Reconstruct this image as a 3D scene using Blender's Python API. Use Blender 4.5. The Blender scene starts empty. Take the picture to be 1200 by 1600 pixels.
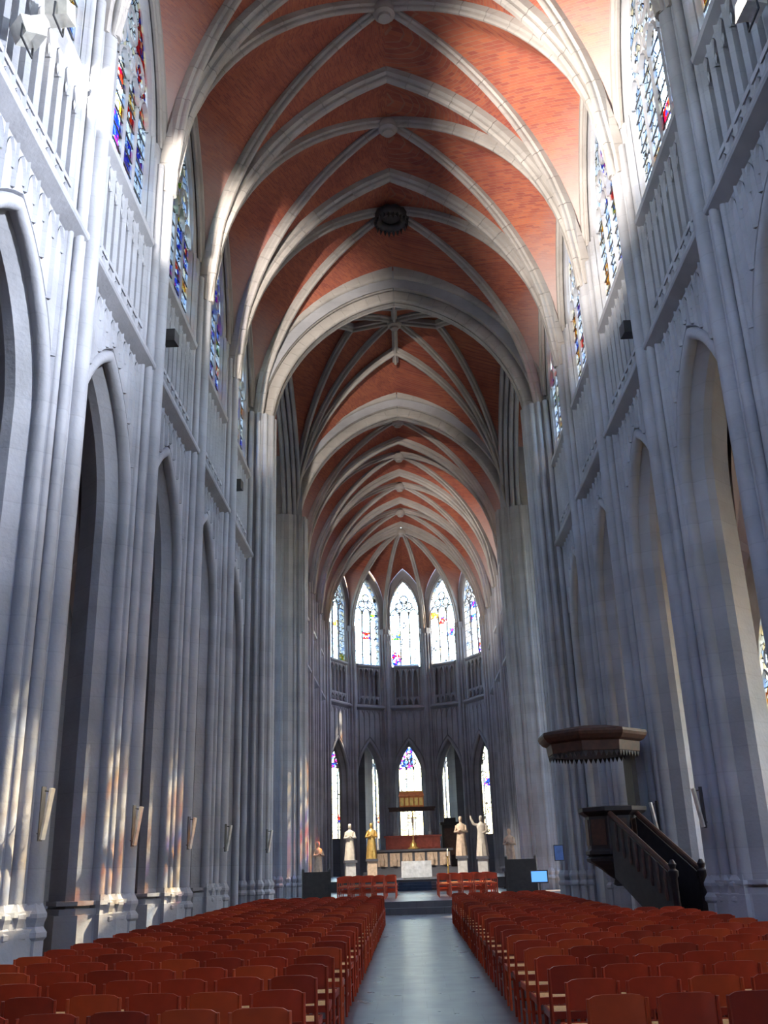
import bpy, math, random
from mathutils import Vector, Matrix
R = math.radians
random.seed(7)
scene = bpy.context.scene
col = scene.collection

# ------------------------------------------------------------------ camera
CAM_Z = 1.62
cam_data = bpy.data.cameras.new('camera')
cam = bpy.data.objects.new('camera', cam_data)
col.objects.link(cam)
scene.camera = cam
cam_data.sensor_fit = 'VERTICAL'
cam_data.sensor_height = 32.0
cam_data.lens = 1491.7 / 1600 * 32.0
cam_data.clip_start = 0.05
cam_data.clip_end = 2000


def aim(pitch, yaw, roll):
    f = Vector((math.sin(yaw) * math.cos(pitch), math.cos(yaw) * math.cos(pitch), math.sin(pitch)))
    r = Vector((math.cos(yaw), -math.sin(yaw), 0))
    u = r.cross(f)
    r2 = math.cos(roll) * r + math.sin(roll) * u
    u2 = -math.sin(roll) * r + math.cos(roll) * u
    return Matrix((r2, u2, -f)).transposed().to_4x4()


cam.matrix_world = Matrix.Translation((-0.12, 0, CAM_Z)) @ aim(0.3523, -0.0163, -0.0318)

# ------------------------------------------------------------------ sky, sun, exposure
world = bpy.data.worlds.new('sky')
scene.world = world
world.use_nodes = True
wn = world.node_tree
for n in list(wn.nodes):
    wn.nodes.remove(n)
wo = wn.nodes.new('ShaderNodeOutputWorld')
wb = wn.nodes.new('ShaderNodeBackground')
sky = wn.nodes.new('ShaderNodeTexSky')
sky.sky_type = 'NISHITA'
sky.sun_disc = False
sky.sun_elevation = R(50.6)
sky.sun_rotation = R(70)
sky.air_density = 2.2
sky.ozone_density = 4.0
sky.dust_density = 2.2
wn.links.new(sky.outputs[0], wb.inputs['Color'])
wb.inputs['Strength'].default_value = 3.5
wn.links.new(wb.outputs[0], wo.inputs[0])

sun_data = bpy.data.lights.new('sun', 'SUN')
sun_data.energy = 48.0
sun_data.angle = R(0.6)
sun_data.color = (1.0, 0.74, 0.42)
sun = bpy.data.objects.new('sun', sun_data)
col.objects.link(sun)
sun.rotation_euler = Vector((-0.60, -0.22, -0.78)).to_track_quat('-Z', 'Y').to_euler()

scene.view_settings.view_transform = 'Standard'
scene.view_settings.look = 'None'
scene.view_settings.gamma = 1.0
scene.view_settings.use_curve_mapping = False
scene.view_settings.exposure = 0.15
scene.cycles.max_bounces = 10
scene.cycles.diffuse_bounces = 5
scene.cycles.transparent_max_bounces = 24
scene.cycles.sample_clamp_indirect = 6.0
scene.cycles.use_denoising = True


# ------------------------------------------------------------------ materials
def nodes(name):
    m = bpy.data.materials.new(name)
    m.use_nodes = True
    t = m.node_tree
    return m, t, t.nodes['Principled BSDF']


def N(t, kind, **kw):
    n = t.nodes.new(kind)
    for k, v in kw.items():
        setattr(n, k, v)
    return n


def ramp(t, fac, stops):
    r = N(t, 'ShaderNodeValToRGB')
    el = r.color_ramp.elements
    while len(el) < len(stops):
        el.new(0.5)
    for e, (p, c) in zip(el, stops):
        e.position = p
        e.color = (*c, 1)
    t.links.new(fac, r.inputs[0])
    return r.outputs[0]


def mat_plain(name, base, rough=0.6, metal=0.0, var=0.18, scale=6.0, bump=0.0, spec=0.5):
    m, t, b = nodes(name)
    tc = N(t, 'ShaderNodeTexCoord')
    nz = N(t, 'ShaderNodeTexNoise')
    nz.inputs['Scale'].default_value = scale
    nz.inputs['Detail'].default_value = 4
    t.links.new(tc.outputs['Object'], nz.inputs['Vector'])
    lo = tuple(c * (1 - var) for c in base)
    hi = tuple(min(1, c * (1 + var)) for c in base)
    t.links.new(ramp(t, nz.outputs['Fac'], [(0.3, lo), (0.7, hi)]), b.inputs['Base Color'])
    b.inputs['Roughness'].default_value = rough
    b.inputs['Metallic'].default_value = metal
    b.inputs['Specular IOR Level'].default_value = spec
    if bump:
        bp = N(t, 'ShaderNodeBump')
        bp.inputs['Strength'].default_value = bump
        bp.inputs['Distance'].default_value = 0.02
        t.links.new(nz.outputs['Fac'], bp.inputs['Height'])
        t.links.new(bp.outputs[0], b.inputs['Normal'])
    return m


def mat_stone(name, base, course=0.42, joint=0.3):
    """ashlar: blotchy limestone with thin bed joints"""
    m, t, b = nodes(name)
    ge = N(t, 'ShaderNodeNewGeometry')
    n1 = N(t, 'ShaderNodeTexNoise')
    n1.inputs['Scale'].default_value = 0.9
    n1.inputs['Detail'].default_value = 6
    t.links.new(ge.outputs['Position'], n1.inputs['Vector'])
    sep = N(t, 'ShaderNodeSeparateXYZ')
    t.links.new(ge.outputs['Position'], sep.inputs[0])
    dv = N(t, 'ShaderNodeMath', operation='DIVIDE')
    t.links.new(sep.outputs['Z'], dv.inputs[0])
    dv.inputs[1].default_value = course
    fr = N(t, 'ShaderNodeMath', operation='FRACT')
    t.links.new(dv.outputs[0], fr.inputs[0])
    fl = N(t, 'ShaderNodeMath', operation='FLOOR')
    t.links.new(dv.outputs[0], fl.inputs[0])
    wnz = N(t, 'ShaderNodeTexWhiteNoise', noise_dimensions='1D')
    t.links.new(fl.outputs[0], wnz.inputs['W'])
    lo = tuple(c * 0.78 for c in base)
    hi = tuple(min(1, c * 1.16) for c in base)
    c1 = ramp(t, n1.outputs['Fac'], [(0.3, lo), (0.72, hi)])
    mx = N(t, 'ShaderNodeMix', data_type='RGBA', blend_type='MULTIPLY')
    mx.inputs['Factor'].default_value = 1
    t.links.new(c1, mx.inputs['A'])
    t.links.new(ramp(t, wnz.outputs['Value'], [(0, (0.95, 0.95, 0.95)), (1, (1.03, 1.03, 1.03))]), mx.inputs['B'])
    mj = N(t, 'ShaderNodeMix', data_type='RGBA', blend_type='MULTIPLY')
    mj.inputs['Factor'].default_value = joint
    t.links.new(mx.outputs['Result'], mj.inputs['A'])
    t.links.new(ramp(t, fr.outputs[0], [(0.0, (0.2, 0.2, 0.22)), (0.035, (0.25, 0.25, 0.26)), (0.06, (1, 1, 1))]), mj.inputs['B'])
    t.links.new(mj.outputs['Result'], b.inputs['Base Color'])
    b.inputs['Roughness'].default_value = 0.62
    b.inputs['Specular IOR Level'].default_value = 0.35
    n2 = N(t, 'ShaderNodeTexNoise')
    n2.inputs['Scale'].default_value = 14
    n2.inputs['Detail'].default_value = 5
    t.links.new(ge.outputs['Position'], n2.inputs['Vector'])
    bp = N(t, 'ShaderNodeBump')
    bp.inputs['Strength'].default_value = 0.25
    bp.inputs['Distance'].default_value = 0.03
    t.links.new(n2.outputs['Fac'], bp.inputs['Height'])
    t.links.new(bp.outputs[0], b.inputs['Normal'])
    return m


def mat_brick(name):
    m, t, b = nodes(name)
    ge = N(t, 'ShaderNodeNewGeometry')
    sep = N(t, 'ShaderNodeSeparateXYZ')
    t.links.new(ge.outputs['Position'], sep.inputs[0])
    ad = N(t, 'ShaderNodeMath', operation='MULTIPLY_ADD')
    t.links.new(sep.outputs['X'], ad.inputs[0])
    ad.inputs[1].default_value = 0.35
    t.links.new(sep.outputs['Z'], ad.inputs[2])
    cb = N(t, 'ShaderNodeCombineXYZ')
    t.links.new(sep.outputs['Y'], cb.inputs['X'])
    t.links.new(ad.outputs[0], cb.inputs['Y'])
    bt = N(t, 'ShaderNodeTexBrick')
    bt.inputs['Scale'].default_value = 1.0
    bt.inputs['Brick Width'].default_value = 0.15
    bt.inputs['Row Height'].default_value = 0.045
    bt.inputs['Mortar Size'].default_value = 0.004
    bt.inputs['Color1'].default_value = (0.31, 0.095, 0.055, 1)
    bt.inputs['Color2'].default_value = (0.21, 0.055, 0.045, 1)
    bt.inputs['Mortar'].default_value = (0.24, 0.11, 0.08, 1)
    t.links.new(cb.outputs[0], bt.inputs['Vector'])
    n1 = N(t, 'ShaderNodeTexNoise')
    n1.inputs['Scale'].default_value = 0.55
    n1.inputs['Detail'].default_value = 7
    n1.inputs['Roughness'].default_value = 0.65
    t.links.new(ge.outputs['Position'], n1.inputs['Vector'])
    mx = N(t, 'ShaderNodeMix', data_type='RGBA', blend_type='MULTIPLY')
    mx.inputs['Factor'].default_value = 0.85
    t.links.new(bt.outputs['Color'], mx.inputs['A'])
    t.links.new(ramp(t, n1.outputs['Fac'], [(0.25, (0.62, 0.45, 0.55)), (0.5, (1.0, 0.95, 0.9)), (0.75, (1.3, 1.35, 1.15))]), mx.inputs['B'])
    # cells pale towards the springing: bright light there painted into the colour
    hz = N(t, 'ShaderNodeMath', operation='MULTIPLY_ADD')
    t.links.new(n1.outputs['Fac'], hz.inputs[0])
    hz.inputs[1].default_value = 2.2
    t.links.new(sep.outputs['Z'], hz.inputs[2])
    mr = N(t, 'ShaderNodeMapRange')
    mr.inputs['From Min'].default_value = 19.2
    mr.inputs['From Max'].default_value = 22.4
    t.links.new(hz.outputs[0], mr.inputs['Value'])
    lit_haunch = N(t, 'ShaderNodeMix', data_type='RGBA')
    t.links.new(mr.outputs[0], lit_haunch.inputs['Factor'])
    lit_haunch.inputs['A'].default_value = (0.40, 0.33, 0.33, 1)
    t.links.new(mx.outputs['Result'], lit_haunch.inputs['B'])
    t.links.new(lit_haunch.outputs['Result'], b.inputs['Base Color'])
    b.inputs['Roughness'].default_value = 0.75
    b.inputs['Specular IOR Level'].default_value = 0.25
    bp = N(t, 'ShaderNodeBump')
    bp.inputs['Strength'].default_value = 0.4
    bp.inputs['Distance'].default_value = 0.02
    t.links.new(bt.outputs['Fac'], bp.inputs['Height'])
    bp.invert = True
    t.links.new(bp.outputs[0], b.inputs['Normal'])
    return m


def mat_glass(name, tints, scale=7.0):
    """leaded stained glass: small tinted pieces, clear to daylight"""
    m = bpy.data.materials.new(name)
    m.use_nodes = True
    t = m.node_tree
    for n in list(t.nodes):
        t.nodes.remove(n)
    out = N(t, 'ShaderNodeOutputMaterial')
    ge = N(t, 'ShaderNodeNewGeometry')
    vo = N(t, 'ShaderNodeTexVoronoi')
    vo.inputs['Scale'].default_value = scale
    t.links.new(ge.outputs['Position'], vo.inputs['Vector'])
    sp = N(t, 'ShaderNodeSeparateColor')
    t.links.new(vo.outputs['Color'], sp.inputs[0])
    r = N(t, 'ShaderNodeValToRGB')
    r.color_ramp.interpolation = 'CONSTANT'
    el = r.color_ramp.elements
    while len(el) < len(tints):
        el.new(0.5)
    for i, (e, c) in enumerate(zip(el, tints)):
        e.position = i / len(tints)
        e.color = (*c, 1)
    t.links.new(sp.outputs[0], r.inputs[0])
    ve = N(t, 'ShaderNodeTexVoronoi', feature='DISTANCE_TO_EDGE')
    ve.inputs['Scale'].default_value = scale
    t.links.new(ge.outputs['Position'], ve.inputs['Vector'])
    lead = N(t, 'ShaderNodeMix', data_type='RGBA')
    t.links.new(ramp(t, ve.outputs['Distance'], [(0.0, (0, 0, 0)), (0.028, (0, 0, 0)), (0.045, (1, 1, 1))]), lead.inputs['Factor'])
    lead.inputs['A'].default_value = (0.03, 0.03, 0.035, 1)
    t.links.new(r.outputs[0], lead.inputs['B'])
    tr = N(t, 'ShaderNodeBsdfTransparent')
    t.links.new(lead.outputs['Result'], tr.inputs['Color'])
    gl = N(t, 'ShaderNodeBsdfGlossy')
    gl.inputs['Roughness'].default_value = 0.25
    mix = N(t, 'ShaderNodeMixShader')
    mix.inputs[0].default_value = 0.05
    t.links.new(tr.outputs[0], mix.inputs[1])
    t.links.new(gl.outputs[0], mix.inputs[2])
    t.links.new(mix.outputs[0], out.inputs[0])
    return m


def mat_emit(name, colour, strength):
    m = bpy.data.materials.new(name)
    m.use_nodes = True
    t = m.node_tree
    for n in list(t.nodes):
        t.nodes.remove(n)
    out = N(t, 'ShaderNodeOutputMaterial')
    e = N(t, 'ShaderNodeEmission')
    e.inputs['Color'].default_value = (*colour, 1)
    e.inputs['Strength'].default_value = strength
    t.links.new(e.outputs[0], out.inputs[0])
    return m


def mat_floor():
    m, t, b = nodes('blue_stone_paving')
    ge = N(t, 'ShaderNodeNewGeometry')
    bt = N(t, 'ShaderNodeTexBrick')
    bt.inputs['Scale'].default_value = 1.0
    bt.inputs['Brick Width'].default_value = 0.6
    bt.inputs['Row Height'].default_value = 0.6
    bt.inputs['Mortar Size'].default_value = 0.006
    bt.inputs['Color1'].default_value = (0.085, 0.082, 0.096, 1)
    bt.inputs['Color2'].default_value = (0.060, 0.060, 0.075, 1)
    bt.inputs['Mortar'].default_value = (0.035, 0.035, 0.04, 1)
    t.links.new(ge.outputs['Position'], bt.inputs['Vector'])
    n1 = N(t, 'ShaderNodeTexNoise')
    n1.inputs['Scale'].default_value = 2.2
    n1.inputs['Detail'].default_value = 6
    t.links.new(ge.outputs['Position'], n1.inputs['Vector'])
    mx = N(t, 'ShaderNodeMix', data_type='RGBA', blend_type='MULTIPLY')
    mx.inputs['Factor'].default_value = 0.7
    t.links.new(bt.outputs['Color'], mx.inputs['A'])
    t.links.new(ramp(t, n1.outputs['Fac'], [(0.3, (0.75, 0.75, 0.75)), (0.7, (1.2, 1.2, 1.2))]), mx.inputs['B'])
    t.links.new(mx.outputs['Result'], b.inputs['Base Color'])
    rr = N(t, 'ShaderNodeMapRange')
    rr.inputs['To Min'].default_value = 0.2
    rr.inputs['To Max'].default_value = 0.42
    t.links.new(n1.outputs['Fac'], rr.inputs['Value'])
    t.links.new(rr.outputs[0], b.inputs['Roughness'])
    b.inputs['Specular IOR Level'].default_value = 0.45
    bp = N(t, 'ShaderNodeBump')
    bp.inputs['Strength'].default_value = 0.12
    bp.inputs['Distance'].default_value = 0.02
    t.links.new(n1.outputs['Fac'], bp.inputs['Height'])
    t.links.new(bp.outputs[0], b.inputs['Normal'])
    return m


M = {}
M['stone'] = mat_stone('grey_limestone', (0.265, 0.268, 0.30), 0.42, 0.10)
M['rib'] = mat_stone('rib_limestone', (0.29, 0.27, 0.265), 0.8, 0.12)
M['dark_stone'] = mat_stone('weathered_blue_stone_and_shade', (0.11, 0.11, 0.13))  # also stands in for shade on the windowless aisle's wall
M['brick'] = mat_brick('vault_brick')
M['floor'] = mat_floor()
M['carpet'] = mat_plain('dark_blue_carpet', (0.03, 0.05, 0.10), 0.95)
M['ground'] = mat_plain('ground', (0.16, 0.17, 0.13), 0.95, scale=0.3)
M['roof'] = mat_plain('slate', (0.1, 0.1, 0.12), 0.8)
M['plaster'] = mat_plain('aisle_plaster', (0.40, 0.34, 0.28), 0.85, scale=1.2)
M['chair'] = mat_plain('red_varnished_wood', (0.38, 0.034, 0.008), 0.36, var=0.35, scale=3.0)
M['chair_b'] = mat_plain('brown_red_varnished_wood', (0.27, 0.024, 0.007), 0.34, var=0.35, scale=3.0)
M['chair_c'] = mat_plain('orange_red_varnished_wood', (0.46, 0.056, 0.010), 0.38, var=0.3, scale=3.0)
M['straw'] = mat_plain('woven_straw', (0.72, 0.46, 0.20), 0.75, var=0.25, scale=40)
M['oak'] = mat_plain('black_oak', (0.016, 0.012, 0.013), 0.6, var=0.4, scale=9)
M['oak_brown'] = mat_plain('brown_oak', (0.05, 0.019, 0.011), 0.55, var=0.4, scale=9)
M['iron'] = mat_plain('black_iron', (0.02, 0.02, 0.025), 0.5)
M['lead'] = mat_plain('leaded_bars', (0.05, 0.05, 0.055), 0.6)
M['white_cloth'] = mat_plain('white_linen', (0.86, 0.86, 0.83), 0.9)
M['marble'] = mat_plain('pale_marble', (0.62, 0.55, 0.46), 0.4, scale=4)
M['white_stone'] = mat_plain('white_pedestal', (0.62, 0.60, 0.57), 0.6)
M['alabaster'] = mat_plain('alabaster', (0.60, 0.45, 0.33), 0.5, scale=7)
M['gilt'] = mat_plain('gilding', (0.80, 0.52, 0.16), 0.35, metal=0.7)
M['red_gilt'] = mat_plain('red_gold_chest', (0.75, 0.24, 0.06), 0.45, metal=0.2)
M['steel'] = mat_plain('brushed_pale_metal', (0.72, 0.70, 0.64), 0.3, metal=0.5)
M['black_plastic'] = mat_plain('black_plastic', (0.03, 0.03, 0.035), 0.5)
M['panel_red'] = mat_plain('dark_red_relief', (0.30, 0.06, 0.04), 0.6)
M['screen'] = mat_emit('lit_blue_screen', (0.12, 0.35, 0.9), 1.4)
M['paper'] = mat_plain('blue_poster', (0.12, 0.22, 0.55), 0.7)
M['lamp_face'] = mat_emit('floodlight_face', (1.0, 0.93, 0.80), 40.0)
M['candle'] = mat_emit('candle_glow', (1.0, 0.75, 0.35), 6.0)
WH = (0.84, 0.89, 0.95)
M['glass'] = [
    mat_glass('clear_glass', [WH, (0.78, 0.85, 0.92), (0.88, 0.9, 0.92), (0.60, 0.72, 0.92), (0.86, 0.82, 0.70), WH], 5.0),
    mat_glass('amber_glass', [(0.72, 0.42, 0.08), WH, (0.85, 0.62, 0.2), (0.5, 0.2, 0.05), (0.8, 0.75, 0.6), (0.75, 0.5, 0.1)], 8.0),
    mat_glass('red_glass', [(0.62, 0.03, 0.03), WH, (0.75, 0.15, 0.06), (0.1, 0.1, 0.5), (0.8, 0.7, 0.5), (0.5, 0.02, 0.1)], 8.0),
    mat_glass('blue_glass', [(0.06, 0.12, 0.65), WH, (0.15, 0.3, 0.8), (0.5, 0.1, 0.4), (0.6, 0.72, 0.9), (0.08, 0.1, 0.5)], 8.0),
    mat_glass('green_glass', [(0.08, 0.35, 0.12), WH, (0.3, 0.45, 0.2), (0.6, 0.5, 0.1), (0.7, 0.8, 0.7), (0.15, 0.2, 0.5)], 8.0),
]


# ------------------------------------------------------------------ mesh helpers
class MB:
    def __init__(self):
        self.v, self.f = [], []

    def add(self, vs, fs):
        o = len(self.v)
        self.v += [tuple(p) for p in vs]
        self.f += [tuple(i + o for i in f) for f in fs]
        return self

    def box(self, x0, x1, y0, y1, z0, z1):
        vs = [(x, y, z) for z in (z0, z1) for y in (y0, y1) for x in (x0, x1)]
        return self.add(vs, [(0, 2, 3, 1), (4, 5, 7, 6), (0, 1, 5, 4), (2, 6, 7, 3), (0, 4, 6, 2), (1, 3, 7, 5)])

    def grid(self, rows, close_u=False, close_v=False):
        nr, nc = len(rows), len(rows[0])
        vs = [p for r in rows for p in r]
        fs = []
        for i in range(nr if close_v else nr - 1):
            for j in range(nc if close_u else nc - 1):
                a, b = i * nc + j, i * nc + (j + 1) % nc
                c, d = ((i + 1) % nr) * nc + (j + 1) % nc, ((i + 1) % nr) * nc + j
                fs.append((a, b, c, d))
        return self.add(vs, fs)

    def prism(self, pts, z0, z1):
        """plan polygon pulled up"""
        n = len(pts)
        vs = [(x, y, z0) for x, y in pts] + [(x, y, z1) for x, y in pts]
        fs = [(i, (i + 1) % n, n + (i + 1) % n, n + i) for i in range(n)]
        fs += [tuple(range(n - 1, -1, -1)), tuple(range(n, 2 * n))]
        return self.add(vs, fs)

    def slab_yz(self, pts, x0, x1):
        """polygon in the (y,z) plane with thickness in x"""
        n = len(pts)
        vs = [(x0, y, z) for y, z in pts] + [(x1, y, z) for y, z in pts]
        fs = [(i, (i + 1) % n, n + (i + 1) % n, n + i) for i in range(n)]
        fs += [tuple(range(n - 1, -1, -1)), tuple(range(n, 2 * n))]
        return self.add(vs, fs)

    def lathe(self, prof, cx=0, cy=0, n=12, sx=1.0, sy=1.0):
        rows = [[(cx + sx * r * math.cos(2 * math.pi * k / n), cy + sy * r * math.sin(2 * math.pi * k / n), z) for k in range(n)] for r, z in prof]
        o = len(self.v)
        self.grid(rows, close_u=True)
        self.f.append(tuple(o + k for k in range(n - 1, -1, -1)))
        self.f.append(tuple(o + (len(prof) - 1) * n + k for k in range(n)))
        return self

    def tube(self, pts, r, n=8, caps=True):
        pts = [Vector(p) for p in pts]
        rr = r if isinstance(r, (list, tuple)) else [r] * len(pts)
        rows = []
        for i, p in enumerate(pts):
            d = (pts[min(i + 1, len(pts) - 1)] - pts[max(i - 1, 0)]).normalized()
            ref = Vector((0, 0, 1)) if abs(d.z) < 0.9 else Vector((1, 0, 0))
            a = d.cross(ref).normalized()
            b = d.cross(a)
            rows.append([p + rr[i] * (math.cos(2 * math.pi * k / n) * a + math.sin(2 * math.pi * k / n) * b) for k in range(n)])
        o = len(self.v)
        self.grid(rows, close_u=True)
        if caps:
            self.f.append(tuple(o + k for k in range(n)))
            self.f.append(tuple(o + (len(pts) - 1) * n + k for k in range(n - 1, -1, -1)))
        return self

    def mesh(self, name, mat=None, smooth=None):
        me = bpy.data.meshes.new(name)
        me.from_pydata(self.v, [], self.f)
        if mat:
            me.materials.append(mat)
        if smooth:
            me.polygons.foreach_set('use_smooth', [True] * len(me.polygons))
            me.set_sharp_from_angle(angle=R(smooth))
        me.update()
        return me


def put(name, me, parent=None, loc=(0, 0, 0), rotz=0.0, mat=None, label=None, cat=None, group=None, kind=None):
    o = bpy.data.objects.new(name, me)
    col.objects.link(o)
    o.location = loc
    if rotz:
        o.rotation_euler = (0, 0, rotz)
    if parent:
        o.parent = parent
    if mat:
        o.material_slots[0].link = 'OBJECT'
        o.material_slots[0].material = mat
    for k, v in (('label', label), ('category', cat), ('group', group), ('kind', kind)):
        if v:
            o[k] = v
    return o


# ------------------------------------------------------------------ pointed arches
def arch_off(a, zs, h, s, n):
    """pointed two-centre arch of half span a, offset outward by s: points (y,z) from -y over the top to +y"""
    rad = (h * h + a * a) / (2 * a)
    c = rad - a
    tm = math.acos(c / (rad + s))
    left = [(c - (rad + s) * math.cos(tm * i / n), zs + (rad + s) * math.sin(tm * i / n)) for i in range(n + 1)]
    return left + [(-y, z) for y, z in reversed(left[:-1])]


def arch_z(u, a, zs, h):
    """height of a pointed arch at distance u from its middle"""
    rad = (h * h + a * a) / (2 * a)
    c = rad - a
    return zs + math.sqrt(max(0.0, rad * rad - (c + min(abs(u), a)) ** 2))


def arch_ring(mb, prof, a, zs, h, z0, n=10):
    """moulding swept up the jamb, over the arch and down; prof = [(offset outward, x)]"""
    rows = []
    for s, x in prof:
        p = [(x, -(a + s), z0)] + [(x, y, z) for y, z in arch_off(a, zs, h, s, n)] + [(x, a + s, z0)]
        rows.append(p)
    return mb.grid(rows)


def arch_wall(mb, x, a, zs, h, s, b, z0, z1, n=10):
    """flat wall face at x from -b to b, z0..z1, with an arched opening"""
    pl = arch_off(a, zs, h, s, n)
    for (ya, za), (yb, zb) in zip(pl[:-1], pl[1:]):
        mb.add([(x, ya, za), (x, yb, zb), (x, yb, z1), (x, ya, z1)], [(0, 1, 2, 3)])
    for sg in (-1, 1):
        mb.add([(x, sg * (a + s), z0), (x, sg * b, z0), (x, sg * b, z1), (x, sg * (a + s), z1)], [(0, 1, 2, 3)])
    return mb


# ------------------------------------------------------------------ levels of the elevation
Z_STRING, Z_RAIL, Z_SILL, Z_SPRING = 11.62, 12.45, 14.62, 16.3
Z_TOP = 22.1
X0 = 5.45          # face of the nave wall
DEPTH = 1.0       # thickness of the arcade wall


def roll(s, x, r, a0, a1, n=7):
    return [(s + r * math.cos(R(a0 + (a1 - a0) * i / n)), x + r * math.sin(R(a0 + (a1 - a0) * i / n))) for i in range(n + 1)]


_cache = {}


def bay_meshes(x0, b, tag, arch_a, arch_zs, arch_h, win_a, win_zs, win_h, n_pan, depth=DEPTH):
    """meshes of one bay of wall: x outward, y along the wall, z up"""
    d = {}
    sw = 0.42
    prof = [(sw, x0), (sw - 0.02, x0 + 0.06)] + roll(sw - 0.14, x0 + 0.10, 0.12, 20, -200 + 20, 8)[::1]
    prof = [(sw, x0), (sw - 0.03, x0 + 0.07)]
    prof += [(sw - 0.15 + 0.12 * math.cos(R(t)), x0 + 0.09 - 0.12 * math.sin(R(t))) for t in range(0, 181, 22)]
    prof += [(sw - 0.27, x0 + 0.15), (sw - 0.245, x0 + 0.19), (0.0, x0 + 0.40), (0.0, x0 + 0.56), (0.25, x0 + 0.80), (sw, x0 + depth)]
    mb = MB()
    arch_ring(mb, prof, arch_a, arch_zs, arch_h, 0.0, 12)
    d['arch'] = mb.mesh(tag + '_arch', M['stone'], 35)
    mb = MB()
    arch_wall(mb, x0, arch_a, arch_zs, arch_h, sw, b, 0.0, Z_STRING, 12)
    arch_wall(mb, x0 + depth, arch_a, arch_zs, arch_h, sw, b, 0.0, Z_STRING + 0.3, 12)
    d['spandrel'] = mb.mesh(tag + '_spandrel', M['stone'])
    # string course: a projecting drip mould under the triforium
    mb = MB()
    pr = [(x0 + 0.02, Z_STRING - 0.10), (x0 - 0.05, Z_STRING - 0.06), (x0 - 0.24, Z_STRING + 0.06), (x0 - 0.26, Z_STRING + 0.10), (x0 - 0.26, Z_STRING + 0.17), (x0 - 0.06, Z_STRING + 0.30), (x0 + 0.6, Z_STRING + 0.34)]
    mb.grid([[(x, y, z) for y in (-b, b)] for x, z in pr])
    d['string'] = mb.mesh(tag + '_string', M['stone'])
    mb = MB()
    hw = b - 0.62
    mb.box(x0 + 0.42, x0 + 0.5, -b, b, Z_STRING + 0.2, Z_SILL)
    for sg in (-1, 1):
        mb.box(x0, x0 + 0.45, min(sg * hw, sg * b), max(sg * hw, sg * b), Z_STRING + 0.2, Z_SILL)
    d['triforium'] = mb.mesh(tag + '_triforium', M['stone'])
    mb = MB().box(x0 - 0.05, x0 + 0.06, -hw, hw, Z_RAIL - 0.05, Z_RAIL + 0.05)
    d['rail'] = mb.mesh(tag + '_rail', M['stone'])
    mb = MB()
    pr = [(x0 + 0.05, Z_SILL - 0.22), (x0 - 0.16, Z_SILL - 0.08), (x0 - 0.18, Z_SILL + 0.02), (x0 + 0.16, Z_SILL + 0.17), (x0 + 0.5, Z_SILL + 0.18), (x0 + 0.5, Z_SILL - 0.22)]
    mb.grid([[(x, y, z) for y in (-hw - 0.05, hw + 0.05)] for x, z in pr + pr[:1]])
    d['sill'] = mb.mesh(tag + '_sill', M['stone'])
    # panel mullion and cusped head, shared by every opening
    step = 2 * hw / n_pan
    d['step'], d['hw'], d['n'] = step, hw, n_pan
    mb = MB()
    zt = Z_SILL - 0.12
    mb.prism([(x0 - 0.07, 0), (x0, -0.055), (x0 + 0.1, -0.055), (x0 + 0.1, 0.055), (x0, 0.055)], Z_STRING + 0.28, zt)
    d['mullion'] = mb.mesh(tag + '_mullion', M['stone'])
    ha = step / 2 - 0.05

    def head(z1, hh):
        """pierced pointed head with two cusps"""
        m2 = MB()
        arch_ring(m2, [(0.0, x0 + 0.07), (0.0, x0), (0.03, x0 - 0.04)], ha - 0.03, z1 - hh, hh * 0.8, z1 - hh - 0.1, 5)
        arch_wall(m2, x0 - 0.02, ha - 0.03, z1 - hh, hh * 0.8, 0.03, step / 2, z1 - hh - 0.1, z1, 5)
        for sg in (-1, 1):
            m2.add([(x0 + 0.02, sg * (ha - 0.03), z1 - hh - 0.06), (x0 + 0.02, sg * (ha * 0.45), z1 - hh + 0.06), (x0 + 0.02, sg * (ha - 0.06), z1 - hh + 0.16), (x0 - 0.02, sg * ha, z1 - hh + 0.06)], [(0, 1, 3), (1, 2, 3), (0, 2, 1)])
        return m2.mesh(tag + '_head', M['stone'])
    d['head_low'] = head(Z_RAIL - 0.04, 0.34)
    d['head_top'] = head(Z_SILL - 0.16, 0.42)
    d['head_span'] = head(Z_STRING - 0.08, 0.36)
    # spandrel panels: bars falling from the string course on to the arch
    d['span'] = []
    for k in range(n_pan + 1):
        y = -hw + step * k
        zb = arch_z(y, arch_a + sw, arch_zs, arch_h + sw * 1.15) + 0.02
        if abs(y) > arch_a + sw - 0.05:
            zb = arch_zs + 0.6
        if Z_STRING - zb > 0.25:
            mb = MB().prism([(x0 - 0.06, y), (x0 + 0.01, y - 0.045), (x0 + 0.01, y + 0.045)], zb, Z_STRING)
            d['span'].append(mb.mesh(tag + '_spandrel_bar', M['stone']))
    d['span_heads'] = []
    for k in range(n_pan):
        y = -hw + step * (k + 0.5)
        zb = arch_z(y, arch_a + sw, arch_zs, arch_h + sw * 1.15)
        if Z_STRING - zb > 0.62 or abs(y) > arch_a + sw:
            d['span_heads'].append(y)
    # clerestory wall with its splayed window opening
    mb = MB()
    arch_wall(mb, x0 + 0.02, win_a, win_zs, win_h, 0.22, b, Z_SILL - 0.3, Z_TOP, 12)
    arch_wall(mb, x0 + 0.75, win_a, win_zs, win_h, 0.10, b, Z_STRING, Z_TOP, 12)
    d['clerestory'] = mb.mesh(tag + '_clerestory', M['stone'])
    mb = MB()
    arch_ring(mb, [(0.22, x0 + 0.02), (0.15, x0 + 0.06), (0.10, x0 + 0.02), (0.05, x0 + 0.05), (0.04, x0 + 0.10), (0.0, x0 + 0.14), (0.0, x0 + 0.30), (0.10, x0 + 0.75)], win_a, win_zs, win_h, Z_SILL, 12)
    d['reveal'] = mb.mesh(tag + '_reveal', M['stone'], 35)
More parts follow.
